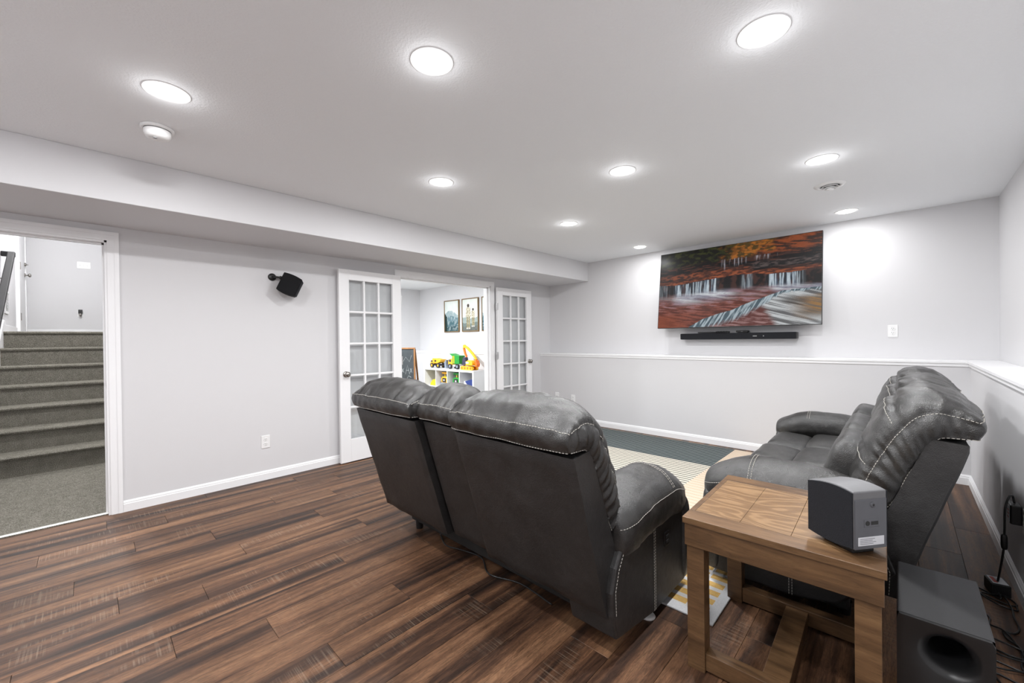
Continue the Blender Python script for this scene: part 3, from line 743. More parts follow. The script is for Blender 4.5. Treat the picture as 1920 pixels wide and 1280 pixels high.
def back_cushion(root, w0, w1, seed, off=0.):
    NF, NV, NW = 64, 7, 48
    fe, re_, fc, rc = crs(FE, NF), crs(RE, NF), crs(FC, NF), crs(RC, NF)
    loops = []; info = []
    for k in range(NW+1):
        t = math.sin(PI/2*(-1+2*k/NW)); s = (1-abs(t)**2.6)**(1/2.6); wv = w0+(w1-w0)*(t+1)/2
        Fp = [fe[i].lerp(fc[i], s) for i in range(NF)]; Rp = [re_[i].lerp(rc[i], s) for i in range(NF)]
        loop = [(p.x, p.y, 'F', i/(NF-1)) for i, p in enumerate(Fp)]
        for q in range(1, NV+1):
            p = Fp[-1].lerp(Rp[-1], q/(NV+1)); loop.append((p.x-.012*math.sin(PI*q/(NV+1)), p.y, 'B', q/(NV+1)))
        loop += [(p.x, p.y, 'R', i/(NF-1)) for i, p in reversed(list(enumerate(Rp)))]
        for q in range(1, NV+1):
            p = Rp[0].lerp(Fp[0], q/(NV+1)); loop.append((p.x, p.y, 'D', q/(NV+1)))
        loops.append([(wv, p[0]+off, p[1]) for p in loop]); info.append([(p[2], p[3], t, wv) for p in loop])
    n = len(loops[0]); vs = [p for L in loops for p in L]; inf = [p for L in info for p in L]; fs = []
    for i in range(NW):
        for j in range(n): fs.append((i*n+j, i*n+(j+1) % n, (i+1)*n+(j+1) % n, (i+1)*n+j))
    # end caps: quads between the front seam and the rear seam, bulging sideways
    for e, base, sg in ((0, 0, -1), (1, NW*n, 1)):
        grid = []
        for i in range(NF):
            rowi = [base+i]
            for q in range(1, NV+1):
                if i == NF-1: rowi.append(base+NF-1+q)
                elif i == 0: rowi.append(base+n-q)
                else:
                    a, b = Vector(vs[base+i]), Vector(vs[base+NF+NV+(NF-1-i)])
                    p = a.lerp(b, q/(NV+1)); p.x += sg*.022*math.sin(PI*q/(NV+1))*math.sin(PI*min(1, (i+4)/(NF+4)))**.5
                    vs.append(tuple(p)); inf.append(('C', i/(NF-1), sg, p.x)); rowi.append(len(vs)-1)
            rowi.append(base+NF+NV+(NF-1-i)); grid.append(rowi)
        for i in range(NF-1):
            for q in range(NV+1): fs.append((grid[i][q], grid[i][q+1], grid[i+1][q+1], grid[i+1][q]))
    me = bpy.data.meshes.new('back_cushion'); bm = bmesh.new(); bv = [bm.verts.new(p) for p in vs]
    for f in fs:
        try: bm.faces.new([bv[i] for i in f])
        except ValueError: pass
    bmesh.ops.recalc_face_normals(bm, faces=bm.faces); bm.normal_update()
    new = []
    for v, (reg, f, t, wv) in zip(bv, inf):
        d = .006*nz(wv*7+seed, v.co.y*7, v.co.z*7)
        if reg == 'F':
            d += .014*math.exp(-(1-f)/.16)*nz(wv*24+seed*3, f*3, 1)+.006*math.exp(-(1-f)/.3)*nz(wv*46+seed, f*6, 4)+.007*nz(wv*12+f*9+seed, f*14, 6)
            d += .010*math.exp(-(1-abs(t))/.07)*nz(f*26, wv*4+seed, 7)
            d -= .020*math.exp(-((f-.60)/.020)**2)*(1-abs(t)**6)           # seam over the head roll
            d += .008*math.exp(-abs(f-.60)/.08)*nz(wv*22+seed*2, f*5, 9)
            d -= .010*math.exp(-((f-.30)/.015)**2)*(1-abs(t)**6)
        if reg == 'B': d += .006*nz(wv*28+seed, f*2, 3)
        if reg == 'C': d += .015*nz(f*20+seed, v.co.y*9, 2)
        new.append(v.co+v.normal*d)
    for v, c in zip(bv, new): v.co = c
    bm.normal_update()
    def pth(ids): return [bv[i].co+bv[i].normal*.0012 for i in ids]
    k6 = int(.60*(NF-1))
    paths = [pth([k*n+NF-1 for k in range(NW+1)]), pth([k*n+NF+NV for k in range(NW+1)])]
    for base in (0, NW*n): paths += [pth([base+i for i in range(NF)]), pth([base+NF+NV+i for i in range(NF)])]
    paths.append(pth([k*n+k6-2 for k in range(4, NW-3)]))
    paths.append(pth([k*n+int(.30*(NF-1))-2 for k in range(4, NW-3)]))
    bm.to_mesh(me); bm.free()
    o = link('back_cushion', me, 'leather', root, True)
    stitch('stitching', paths, o)
    return o
def pillow(name, root, c, h, tilt=0, e1=.45, e2=.35, seed=0, amp=.006, mat='leather', creases=(), nu=72, nv=36):
    R = Matrix.Rotation(tilt, 3, 'X')
    m_ = MB().superell((0, 0, 0), h, e1, e2, nu, nv)
    vs = []
    for p in m_.v:
        p = Vector(p); q = 1+amp*8*nz(p.x*9+seed, p.y*9, p.z*9)
        p = Vector((p.x, p.y*q, p.z*q))
        for cx in creases: p *= 1-.05*math.exp(-((p.y-cx)/.012)**2)
        vs.append(R @ p+Vector(c))
    return MB().add(vs, m_.f).build(name, mat, root, smooth=True)
def arm(root, w0, sgn, seed):
    """sgn=+1: outer side towards lower w"""
    def wx(q): return w0+sgn*q
    m_ = MB(); loops = []; NS_ = 40; stp = []; top = []
    cs = [(.245, .50), (.248, .56), (.225, .615), (.17, .643), (.11, .645), (.045, .622), (.0, .580), (-.018, .545), (-.020, .49), (-.004, .43), (.04, .405), (.12, .42), (.20, .45)]
    cc = crs(cs+[cs[0]], 41)[:-1]; cen = Vector((.12, .53))
    for k in range(NS_+1):
        t = -1+2*k/NS_; t = math.sin(PI/2*t); d = .655+.345*t
        s = (1-abs(t)**3.2)**(1/3.2) if t > 0 else (1-abs(t)**6)**(1/6)
        dz = -.055*ss(.30, 1.0, t)-.035*ss(.2, 1.0, -t)
        s = max(s, .04)
        L = []
        for i, p in enumerate(cc):
            q = cen+(p-cen)*(.25+.75*s if s > .1 else s*2.5+.08)
            wr = .005*nz(d*16+seed, i*.5, 2)+.004*nz(d*34, i*.9+seed, 5)
            q = cen+(q-cen)*(1+wr*6)
            L.append((wx(q.x), d, q.y+dz))
        loops.append(L)
    catfill(m_, loops); o = m_.build('arm_pad', 'leather', root, smooth=True)
    ist = min(range(40), key=lambda i: (cc[i]-Vector((-.012, .557))).length)
    off = Vector((-sgn*.0025, 0, .002))
    cross = [loops[24][i] for i in range(0, 40) if -.02 < cc[i].x < .24 and cc[i].y > .545]
    cross2 = [(p[0], p[1]+.014, p[2]+.0025) for p in cross]; cross = [(p[0], p[1], p[2]+.0025) for p in cross]
    stitch('stitching', [[Vector(L[ist])+off for L in loops[2:-1]], cross, cross2], o)
    # side panel with curved rear edge
    poly = [(.275, .10), (.250, .20), (.245, .29), (.275, .375), (.33, .445), (.94, .445), (.955, .05), (.60, .05)]
    if sgn > 0: poly[0:2] = [(.44, .08), (.30, .215)]
    MB().prism(poly, 'x', wx(.012), wx(.225)).build('side_panel', 'leather_panel', root, bevel=.012, seg=3)
    e = .0105
    stitch('stitching', [[(wx(e), .60, .06+.01*i) for i in range(38)], [(wx(e), .612, .06+.01*i) for i in range(38)], [(wx(e), d_, z_) for d_, z_ in ((.27, .20), (.266, .29), (.292, .362), (.34, .43))]], root)
    pillow('arm_front', root, (wx(.118), .955, .255), (.122, .045, .215), 0, .35, .4, seed, .003)
    return o
def sofa(name, label, loc, rz, secs, console):
    root = thing(name, label, 'sofa', loc, rz)
    Wt = secs[-1][1]
    for i, (a, b) in enumerate(secs):
        g = .009; off = .038 if console and i == 1 else 0.
        # padded rear panel with a slightly wavy hem
        nx, ny = 26, 22; vs = []; fs = []
        def prof(v): return off+.046+(.245-.046)*v, .842+(.19-.842)*v
        for side in (0, 1):
            for j in range(ny+1):
                for i_ in range(nx+1):
                    u, v = i_/nx, j/ny; d, z = prof(v)
                    wv = a+g+(b-a-2*g)*u
                    edge = min(1, min(u, 1-u)*(b-a)/.02, min(v, 1-v)*.66/.02)
                    if side == 0:
                        d += -.010*edge**.5+.004*nz(wv*6, z*6, i)
                        z += .010*v**8*nz(wv*9, 3, i)
                        wv += .006*nz(z*8, 5+i, 7)*abs(2*u-1)*v
                    else: d += .105+.06*v; z += .012*(1-v)
                    vs.append((wv, d, z))
        n1 = (nx+1)*(ny+1)
        for j in range(ny):
            for i_ in range(nx):
                q = (j*(nx+1)+i_, j*(nx+1)+i_+1, (j+1)*(nx+1)+i_+1, (j+1)*(nx+1)+i_); fs.append(q); fs.append(tuple(x+n1 for x in q[::-1]))
        def rim(ids):
            for x, y in zip(ids, ids[1:]): fs.append((x, x+n1, y+n1, y))
        rim(list(range(nx+1))); rim([ny*(nx+1)+q for q in range(nx+1)]); rim([q*(nx+1) for q in range(ny+1)]); rim([q*(nx+1)+nx for q in range(ny+1)])
        o = MB().add(vs, fs).build('back_panel', 'leather_panel', root); auto_smooth(o, 1.0)
        pth = [[(a+g+.006, prof(q/30)[0]-.007, prof(q/30)[1]) for q in range(2, 30)], [(b-g-.006, prof(q/30)[0]-.007, prof(q/30)[1]) for q in range(2, 30)]]
        back_cushion(root, a+.013, b-.013, i*5.3+loc[0]*3, off)
        la, lb_ = a+(.20 if i == 0 else 0), b-(.20 if i == 2 else 0)
        pillow('lumbar_cushion', root, ((la+lb_)/2, .425, .60), ((lb_-la)/2-.004, .085, .165), math.radians(-16) * -1, .5, .3, i*3.1, .006)
    arm(root, -.03 if console else -.01, 1, 1.3); arm(root, Wt+(.03 if console else .01), -1, 4.7)
    # seats between the arms
    if console: seats = [(.21, secs[0][1]), (secs[2][0], Wt-.21)]
    else: k = (Wt-.46)/3; seats = [(.23+k*i, .23+k*(i+1)) for i in range(3)]
    for i, (a, b) in enumerate(seats):
        pillow('seat_cushion', root, ((a+b)/2, .545, .405), ((b-a)/2, .19, .105), math.radians(-1), .38, .28, i*2.2+9, .004)
        fo = pillow('footrest', root, ((a+b)/2, .850, .305), ((b-a)/2, .135, .190), math.radians(6), .42, .28, i*2.9+3, .005)
        for dy, zz in ((.49, .0),): pass
        stitch('stitching', [[(a+.03+(b-a-.06)*q/30, .46, .5125) for q in range(31)]], fo)
    if console:
        a, b = secs[1]
        box((a+.01, .40, .12), (b-.01, .93, .55)).build('console_box', 'leather', root, bevel=.03, seg=4)
        box((a+.02, .41, .545), (b-.02, .66, .585)).build('console_lid', 'leather', root, bevel=.015, seg=3)
        for wv in (a+.09, b-.09):
            MB().lathe([(.030, .552), (.034, .556), (.042, .556), (.044, .548)], 28, (wv, .78, 0)).build('cup_holder', 'metal', root, smooth=True)
    box((.05, .40, .045), (Wt-.05, .90, .30)).build('base_frame', 'slot', root, bevel=.01)
    for wv in (.12, Wt-.12):
        for d, zf in ((.42, 0), (.86, .0095)): MB().lathe([(.0, zf), (.022, zf), (.026, .05), (.026, .06)], 16, (wv, d, 0)).build('foot', 'black', root)
    return root
s1 = sofa('reclining_loveseat', 'dark grey leather reclining loveseat with centre console seen from behind', (-2.47, 1.11, 0), 0, [(0, .67), (.67, .98), (.98, 1.66)], True)
cp = box((1.66+.016, .70, .300), (1.66+.0235, .755, .365)).build('control_panel', 'black', s1, bevel=.004)
for z in (.322, .345): box((1.66+.023, .715, z-.006), (1.66+.0255, .74, z+.006)).build('button', 'slot', cp)
s2 = sofa('reclining_sofa', 'three-seat grey leather reclining sofa along the right wall behind the end table', (.225, 2.245, 0), PI/2, [(0, .645), (.645, 1.29), (1.29, 1.935)], False)

# ------------------------------------------------------------------ rug, things under the loveseat
rg = MB(); rg.prism([(-3.25+.04*math.cos(a)+(.0 if 1 else 0), 0) for a in ()], 'z', 0, 1) if False else None
rg = MB().box((-3.3, 1.862, .0005), (-.60, 4.94, .009))
tag(rg.build('area_rug', 'rug', bevel=.003), 'flat-woven area rug with teal, cream and yellow striped zones', 'rug')
MBp = MB().superell((0, 0, .012), (.022, .016, .012), .9, .9, 20, 12)
t = tag(MBp.build('pink_toy', 'pink', smooth=True), 'tiny pink plastic toy on the floor under the loveseat corner', 'toy'); t.location = (-.885, 1.60, 0)
gl_ = MB().lathe([(0, 0), (.030, 0), (.033, .006), (.028, .013), (0, .015)], 24)
t = tag(gl_.build('white_disc', 'white', smooth=True), 'round white plastic slider disc on the floor beneath the loveseat arm', 'disc'); t.location = (-.835, 1.735, 0)
cb = [(-2.16, 1.56, .006), (-2.02, 1.50, .006), (-1.9, 1.53, .006), (-1.75, 1.55, .006), (-1.6, 1.47, .006), (-1.42, 1.52, .006), (-1.2, 1.5, .006)]
tag(MB().tube(crs(cb, 60), .004, 6).build('power_cable', 'black', smooth=True), 'thin black cable lying on the floor under the loveseat back', 'cable')

# ------------------------------------------------------------------ end table
TZ = .575
tb = thing('end_table', 'square brown wooden end table between the two sofas', 'table', (-.612, 1.567, 0), .026)
TW, TD = .578, .625
for a, b in (((0, 0), (TW, .085)), ((0, TD-.085), (TW, TD)), ((TW-.085, .086), (TW, TD-.086)), ((0, .086), (.02, TD-.086))):
    box((a[0], a[1], TZ-.024), (b[0], b[1], TZ)).build('top_board', 'wood', tb, bevel=.002)
for i in range(3):
    wv = (TW-.085-.02)/3; box((.0205+wv*i, .0865, TZ-.024), (.0195+wv*(i+1), TD-.0865, TZ-.0006)).build('top_veneer', 'veneer', tb, bevel=.0006)
AP = .082
for a, b in (((.006, .006), (TW-.006, .030)), ((.006, TD-.030), (TW-.006, TD-.006)), ((.006, .03), (.030, TD-.03)), ((TW-.030, .03), (TW-.006, TD-.03))):
    box((a[0], a[1], TZ-.026-AP), (b[0], b[1], TZ-.025)).build('apron', 'wood', tb, bevel=.002)
LW = .062
for x in (.012, TW-.012-LW):
    for y in (.012, TD-.012-LW): box((x, y, 0), (x+LW, y+LW, TZ-.026-AP*.3)).build('leg', 'wood', tb, bevel=.002)
for y in (.020, TD-.020-.048): box((.012+LW, y, .008), (TW-.012-LW, y+.048, .072)).build('stretcher', 'wood', tb, bevel=.002)
box((TW/2-.04, .068, .008), (TW/2+.04, TD-.068, .066)).build('cross_beam', 'wood', tb, bevel=.002)

# satellite speaker on the table
A, B_, D_ = Vector((-.100, 1.604)), Vector((-.222, 1.695)), Vector((-.048, 1.735))   # rear-left, front-left, rear-right corners
rx = (D_-A).normalized(); ctr = (A+B_+D_+(B_+D_-A))/4
sp = thing('table_speaker', 'grey and black satellite speaker with rear sockets standing on the end table', 'speaker', (ctr.x, ctr.y, TZ), math.atan2((A-B_).y, (A-B_).x)+PI/2)
SD = .152
lw = .136; ht = .190; z0 = .016
n = 12; vs = []; fs = []
prof_t = lambda t: (z0-.001+.012*(1-math.sin(PI*(.15+.85*t)))*.8, z0+ht-.022+.024*math.sin(PI*(.12+.62*t)))
for i in range(n+1):
    t = i/n; y = SD/2-SD*t; zb, zt = prof_t(t); hw = lw/2*(1-.05*t)
    vs += [(-hw+.004, y, zb), (hw-.004, y, zb), (hw-.004, y, zt), (-hw+.004, y, zt)]
for i in range(n):
    for j in range(4): fs.append((i*4+j, i*4+(j+1) % 4, (i+1)*4+(j+1) % 4, (i+1)*4+j))
fs += [(0, 1, 2, 3), (n*4, n*4+3, n*4+2, n*4+1)]
MB().add(vs, fs).build('cabinet', 'spk_lt', sp, bevel=.004)
for s_, mt in ((-1, 'black_matte'), (1, 'black_matte')):
    vs = []; fs = []
    for i in range(n+1):
        t = i/n; y = SD/2-SD*t*.985-.0005; zb, zt = prof_t(t); hw = lw/2*(1-.05*t)
        vs += [(s_*(hw-.0035), y, zb+.003), (s_*(hw+.0005), y, zb+.003), (s_*(hw+.0005), y, zt-.003), (s_*(hw-.0035), y, zt-.003)]
    for i in range(n):
        for j in range(4): fs.append((i*4+j, i*4+(j+1) % 4, (i+1)*4+(j+1) % 4, (i+1)*4+j))
    fs += [(0, 1, 2, 3), (n*4, n*4+3, n*4+2, n*4+1)]
    MB().add(vs, fs).build('side_panel', mt, sp)
yb_ = -SD/2
box((-.058, yb_-.002, .024), (.058, yb_+.003, .178)).build('back_plate', 'spk', sp, bevel=.0015)
MB().lathe([(.004, -.004), (.0075, -.004), (.0085, -.001), (.0085, .002)], 24, (.006, yb_-.001, .160), 'y').build('screw_socket', 'spk', sp, smooth=True)
MB().lathe([(0, -.0036), (.0042, -.0036)], 16, (.006, yb_-.001, .160), 'y').build('socket_hole', 'slot', sp)
box((-.026, yb_-.0032, .092), (.030, yb_-.001, .116)).build('socket_recess', 'spk', sp, bevel=.001)
MB().lathe([(0, -.0045), (.007, -.0045), (.008, -.002)], 18, (-.014, yb_, .104), 'y').build('power_jack', 'slot', sp)
box((-.001, yb_-.0045, .0985), (.024, yb_-.003, .1095)).build('terminal', 'slot', sp, bevel=.003)
lb = box((-.048, yb_-.0034, .036), (.046, yb_-.0015, .062)).build('label', 'label', sp)
for z_ in (.042, .047, .052, .057): box((-.042, yb_-.0037, z_-.0012), (random.uniform(0, .02), yb_-.0033, z_)).build('print_line', 'labelink', lb)
box((-.040, -.055, 0), (.040, .05, .018)).build('foot', 'black', sp, bevel=.004)

# ------------------------------------------------------------------ subwoofer with front port
sb = thing('subwoofer', 'black box subwoofer with round front port on the floor beside the table', 'subwoofer', (.083, 1.925, 0))
SW, SDp, SHt = .200, .400, .400
m_ = MB().box((-SW/2, -SDp/2+.012, .012), (SW/2, SDp/2, SHt)); m_.f = [f for f in m_.f if f != (0, 1, 5, 4)]   # open front, closed by the port baffle
m_.build('cabinet', 'sub', sb, bevel=.004)
fp = MB(); nseg = 48; cx, cz, R0 = .012, .318, .068; ring = []
outer = []
for i in range(nseg):
    a = 2*PI*i/nseg; c_, s_ = math.cos(a), math.sin(a); k = 1/max(abs(c_)/(SW/2), 1e-9)
    tx = (SW/2-cx*(1 if c_ > 0 else -1))/abs(c_) if abs(c_) > 1e-6 else 9; tz = ((SHt-cz) if s_ > 0 else (cz-.012))/abs(s_) if abs(s_) > 1e-6 else 9
    tt = min(tx, tz); outer.append((cx+c_*tt, -SDp/2, cz+s_*tt))
loops = [[(p[0], -SDp/2+.014, p[2]) for p in outer], outer]
for r, y in ((R0, 0), (R0-.006, .003), (R0-.018, .014), (R0-.025, .034), (R0-.028, .07), (R0-.028, .18)): loops.append([(cx+r*math.cos(2*PI*i/nseg), -SDp/2+y, cz+r*math.sin(2*PI*i/nseg)) for i in range(nseg)])
loops.append([(cx+.001*math.cos(2*PI*i/nseg), -SDp/2+.181, cz+.001*math.sin(2*PI*i/nseg)) for i in range(nseg)])
catfill(fp, loops, False); o = fp.build('front_port', 'subport', sb); auto_smooth(o, .9)
for x in (-.08, .08):
    for y in (-.17, .17): MB().lathe([(0, 0), (.015, 0), (.017, .013)], 12, (x, y, 0)).build('foot', 'slot', sb)

# ------------------------------------------------------------------ adapter, brick and cables at the right wall
ad = thing('power_adapter', 'black power adapter with printed label plugged into the right wall outlet', 'adapter', (XRL-.010, 3.0, .415), 0)
box((-.038, -.036, -.045), (0, .042, .045)).build('body', 'black', ad, bevel=.006)
box((-.0395, -.026, -.036), (-.0375, .032, .036)).build('label', 'label', ad)
for z in (-.02, -.004, .012): box((-.0402, -.020, z), (-.0394, .010, z+.005)).build('print_line', 'red', ad)
cbp = [(XRL-.03, 3.0, .462), (XRL-.036, 3.0, .495), (XRL-.050, 2.97, .495), (XRL-.064, 2.95, .44), (XRL-.066, 2.95, .34), (XRL-.068, 2.96, .25), (XRL-.075, 2.99, .14), (XRL-.08, 3.02, .066)]
ac = thing('adapter_cable', 'black cable dropping from the wall adapter to the floor brick', 'cable', (0, 0, 0))
MB().tube(crs(cbp, 50), .0042, 8).build('cord', 'black', ac, smooth=True)
MB().superell((XRL-.067, 2.955, .285), (.011, .011, .036), .5, .5, 16, 10).build('connector', 'black', ac, smooth=True)
bk = thing('power_brick', 'black power brick with a printed top label on the floor by the baseboard', 'adapter', (.328, 3.05, 0), .2)
box((-.033, -.045, 0), (.033, .045, .058)).build('body', 'black', bk, bevel=.006)
box((-.026, -.038, .0575), (.026, .038, .0592)).build('label', 'label', bk)
box((-.02, -.030, .059), (-.006, .030, .0597)).build('print_line', 'red', bk)
def cable(label, pts, r=.0036):
    tag(MB().tube(crs(pts, 90), r, 8).build('floor_cable', 'black', smooth=True), label, 'cable', 'loose cables beside the subwoofer')
z = .005
cable('black cable loop just in front of the power brick', [(.325, 3.0, .02), (.33, 2.97, z), (.29, 3.01, z), (.262, 3.03, z), (.258, 2.98, z), (.30, 2.95, z), (.36, 2.93, z), (.375, 2.96, z), (.345, 3.0, .012), (.30, 2.98, .012), (.265, 2.96, .012), (.30, 2.90, .012), (.365, 2.89, z), (.372, 2.93, z)])
cable('black cable running from the brick along the wall towards the viewer', [(.34, 2.99, .02), (.352, 2.88, .014), (.348, 2.80, .012), (.352, 2.72, z), (.33, 2.66, z), (.30, 2.66, z), (.305, 2.60, z), (.33, 2.55, .010), (.335, 2.45, .010), (.345, 2.36, z), (.335, 2.25, z), (.34, 2.1, z)])
cable('black cable emerging from behind the subwoofer', [(.21, 2.80, z), (.25, 2.79, z), (.272, 2.74, z), (.268, 2.68, z), (.30, 2.65, .012), (.325, 2.58, z), (.33, 2.48, z), (.318, 2.40, z), (.34, 2.28, z), (.345, 2.15, z)])
cable('tangle of black cable between subwoofer and wall', [(.20, 2.58, z), (.27, 2.55, .012), (.33, 2.53, .012), (.375, 2.53, z), (.37, 2.49, z), (.30, 2.47, z), (.22, 2.50, z), (.20, 2.46, .012), (.27, 2.43, .016), (.34, 2.44, .012), (.375, 2.42, z), (.33, 2.38, z), (.23, 2.40, z), (.21, 2.36, z), (.26, 2.34, .012), (.33, 2.37, .012), (.37, 2.34, z), (.31, 2.29, z), (.24, 2.31, z), (.25, 2.25, z), (.272, 2.18, z), (.28, 2.05, z)])

# ------------------------------------------------------------------ playroom beyond the french doors
PX = -8.03
struct('wall_playroom_left', box((PX-.12, D2A-2.2, 0), (PX, YU, H)), 'wall')
struct('wall_playroom_near', box((PX, D2A-1.35, 0), (XL-T, D2A-1.25, H)), 'wall')
struct('wall_playroom_lower', box((PX, YF, -.004), (XL-T, YU, HL-.022)), 'wall')
struct('trim_6', MB().box((PX, YF-N_, HL-.022), (XL-T, YU, HL)).box((PX, YF-.010, HL-.048), (XL-T, YF, HL-.022)), 'trim', .003)
struct('floor_playroom', box((PX-.1, D2A-1.3, -.06), (XL-T-.015, YU, 0)), 'carpet')
downlight(-6.0, 3.4, 'unseen recessed light added to brighten the playroom', TOY_W, H, (.95, .98, 1.0))  # added lamp, out of view, keeps the playroom bright and bluish
downlight(-6.9, 2.2, 'unseen recessed light added at the near end to brighten the playroom', TOY_W, H, (.95, .98, 1.0))  # second unseen lamp added for the playroom's brightness
lt = thing('stairwell_light', 'round flush ceiling light above the landing', 'ceiling light', (-8.2, -.22, SZT))
MB().lathe([(0, -.06), (.10, -.055), (.15, -.03), (.16, 0)], 40).build('shade', 'lens', lt, smooth=True)
ld = bpy.data.lights.new('lamp', 'AREA'); ld.shape = 'DISK'; ld.size = .3; ld.energy = STAIR_W; lo = bpy.data.objects.new('lamp', ld); C.objects.link(lo); lo.parent = lt; lo.location = (0, 0, -.07)

downlight(-5.35, -.22, 'round recessed ceiling light above the foot of the stairs', 58, SZT, (1, 1, .99))
def mountains(u, v):
    sky = L3(G(205, 214, 210), G(226, 230, 226), fbm(u*3, v*3, 2))
    c = sky
    for k, (base, amp, col) in enumerate(((.36, .22, (150, 168, 172)), (.52, .20, (104, 130, 138)), (.68, .16, (78, 106, 114)), (.84, .10, (58, 84, 90)))):
        ridge = base+amp*(abs(u-(.35+.12*k))*1.1-.25)+.10*(fbm(u*5, k*3.1, 5)-.5)
        if v > ridge: c = L3(G(*col), G(200, 208, 208), .45*ss(.48, .62, fbm(u*9, v*9, k))*(1-ss(.0, .25, v-ridge)))
    if u < .16 and v > .38+.9*u+.05*nz(v*30, 1, 0): c = G(42, 56, 54)
    return c
def ell(u, v, cu, cv, ru, rv): return ((u-cu)/ru)**2+((v-cv)/rv)**2 < 1
def figures(u, v):
    c = L3(G(206, 212, 206), G(226, 228, 222), fbm(u*3, v*3, 7))
    for base, col in ((.62, (150, 162, 160)), (.78, (112, 124, 122))):
        if v > base+.08*(fbm(u*4, base*9, 3)-.5)-.1*abs(u-.5): c = G(*col)
    if v > .86+.1*(fbm(u*6, 2, 1)-.5): c = L3(G(80, 84, 82), G(120, 124, 120), fbm(u*14, v*14, 4))
    tex = fbm(u*26, v*26, 9)
    for cu, top, sc in ((.38, .17, 1.), (.69, .31, .72)):
        hx = .075*sc
        leg = L3(G(120, 112, 86), G(176, 166, 134), ss(.4, .65, tex)); coat = L3(G(150, 142, 120), G(214, 208, 190), ss(.38, .6, tex))
        y1 = top+.09*sc; y2 = y1+.30*sc; y3 = y2+.34*sc
        if y1 < v < y2 and abs(u-cu) < (.13+.04*(v-y1)/.3)*sc: c = coat
        if y2 <= v < y3 and abs(u-cu) < .115*sc and abs(u-cu) > .012*sc: c = leg
        if y3 <= v < y3+.04 and abs(u-cu) < .13*sc and abs(u-cu) > .015*sc: c = G(196, 192, 184)
        if ell(u, v, cu, top+.035*sc, hx, .055*sc): c = L3(G(62, 54, 50), G(96, 86, 80), tex)
    return c
def pale(u, v): return mountains(1-u, v)
def picture(x0, x1, fn, label):
    t = thing('framed_picture', label, 'picture', ((x0+x1)/2, YU-.001, 1.755), 0, 'framed pictures on the playroom wall')
    W2, H2 = x1-x0, .668; f = .018
    for a, b in (((-W2/2, -H2/2), (-W2/2+f, H2/2)), ((W2/2-f, -H2/2), (W2/2, H2/2)), ((-W2/2+f, H2/2-f), (W2/2-f, H2/2)), ((-W2/2+f, -H2/2), (W2/2-f, -H2/2+f))):
        box((a[0], -.032, a[1]), (b[0], 0, b[1])).build('frame_side', 'goldframe', t, bevel=.002)
    colour_grid('print', W2-2*f+.004, H2-2*f+.004, 70, 94, fn, 'print', t, -.022)
    box((-W2/2+.006, -.020, -H2/2+.006), (W2/2-.006, -.001, H2/2-.006)).build('backing', 'goldframe', t)
picture(-7.07, -6.575, mountains, 'bronze-framed misty blue mountain print, leftmost in the playroom')
picture(-6.477, -5.972, figures, 'bronze-framed print of two suited figures standing side by side')
picture(-5.875, -5.37, pale, 'bronze-framed print showing only its left edge beside the door jamb')

# cube shelf
sh = thing('cube_shelf', 'low white cube shelf with open compartments along the playroom wall', 'shelf', (-6.215, 4.865, 0))
SX0, SDp2, SZ = .765, .175, .708
box((-SX0, -SDp2, SZ-.036), (SX0, SDp2, SZ)).build('top_board', 'shelf', sh, bevel=.002)
box((-SX0, -SDp2, 0), (SX0, SDp2, .036)).build('bottom_board', 'shelf', sh, bevel=.002)
for x in (-SX0, SX0-.036): box((x, -SDp2, .036), (x+.036, SDp2, SZ-.036)).build('side_board', 'shelf', sh, bevel=.002)
box((-SX0+.036, -SDp2+.002, .346), (SX0-.036, SDp2, .362)).build('middle_board', 'shelf', sh)
cw = (2*SX0-.072)/4
for i in (1, 2, 3):
    for a, b in ((.036, .346), (.362, SZ-.036)): box((-SX0+.036+cw*i-.008, -SDp2+.002, a), (-SX0+.036+cw*i+.008, SDp2, b)).build('divider', 'shelf', sh)
box((-SX0+.03, SDp2-.006, .03), (SX0-.03, SDp2-.001, SZ-.03)).build('back_board', 'shelf', sh)
def wheel(t, x, y, z, r, w_, tyre='tblack', hub='yellow'):
    o = MB().lathe([(r*.55, -w_/2), (r*.9, -w_/2), (r, -w_*.3), (r, w_*.3), (r*.9, w_/2), (r*.55, w_/2)], 24, (x, y, z), 'y').build('wheel', tyre, t, smooth=True)
    MB().lathe([(0, -w_*.46), (r*.3, -w_*.52), (r*.58, -w_*.40), (r*.58, w_*.40), (r*.3, w_*.52), (0, w_*.46)], 20, (x, y, z), 'y').build('hub', hub, o, smooth=True)
def dump_truck(label, loc, rz, sc_, body, bed, hubc='yellow'):
    t = thing('toy_dump_truck', label, 'toy truck', loc, rz); t.scale = (sc_,)*3
    box((-.17, -.045, .045), (.17, .045, .080)).build('chassis', 'tblack', t, bevel=.006)
    MB().prism([(-.185, .075), (-.175, .12), (-.145, .155), (-.075, .165), (-.06, .085), (-.06, .075)], 'y', -.06, .06).build('cab', body, t, bevel=.008)
    box((-.16, -.0615, .115), (-.095, .0615, .145)).build('window', 'glassdark', t, bevel=.004)
    MB().prism([(-.065, .10), (-.10, .185), (-.02, .190), (.05, .175), (.185, .170), (.165, .125), (.06, .088)], 'y', -.072, .072).build('dump_bed', bed, t, bevel=.006)
    MB().prism([(-.03, .13), (0, .165), (.04, .145), (.02, .115)], 'y', -.0735, .0735).build('bed_emblem', 'tblack', t)
    box((-.198, -.055, .045), (-.175, .055, .085)).build('bumper', 'tblack', t, bevel=.006)
    for x in (-.11, .095):
        for y in (-.062, .062): wheel(t, x, y, .048, .048, .036, 'tblack', hubc)
    return t
dump_truck('yellow toy dump truck on the left end of the cube shelf top', (-6.70, 4.84, SZ), 0, 1.0, 'yellow', 'yellow')
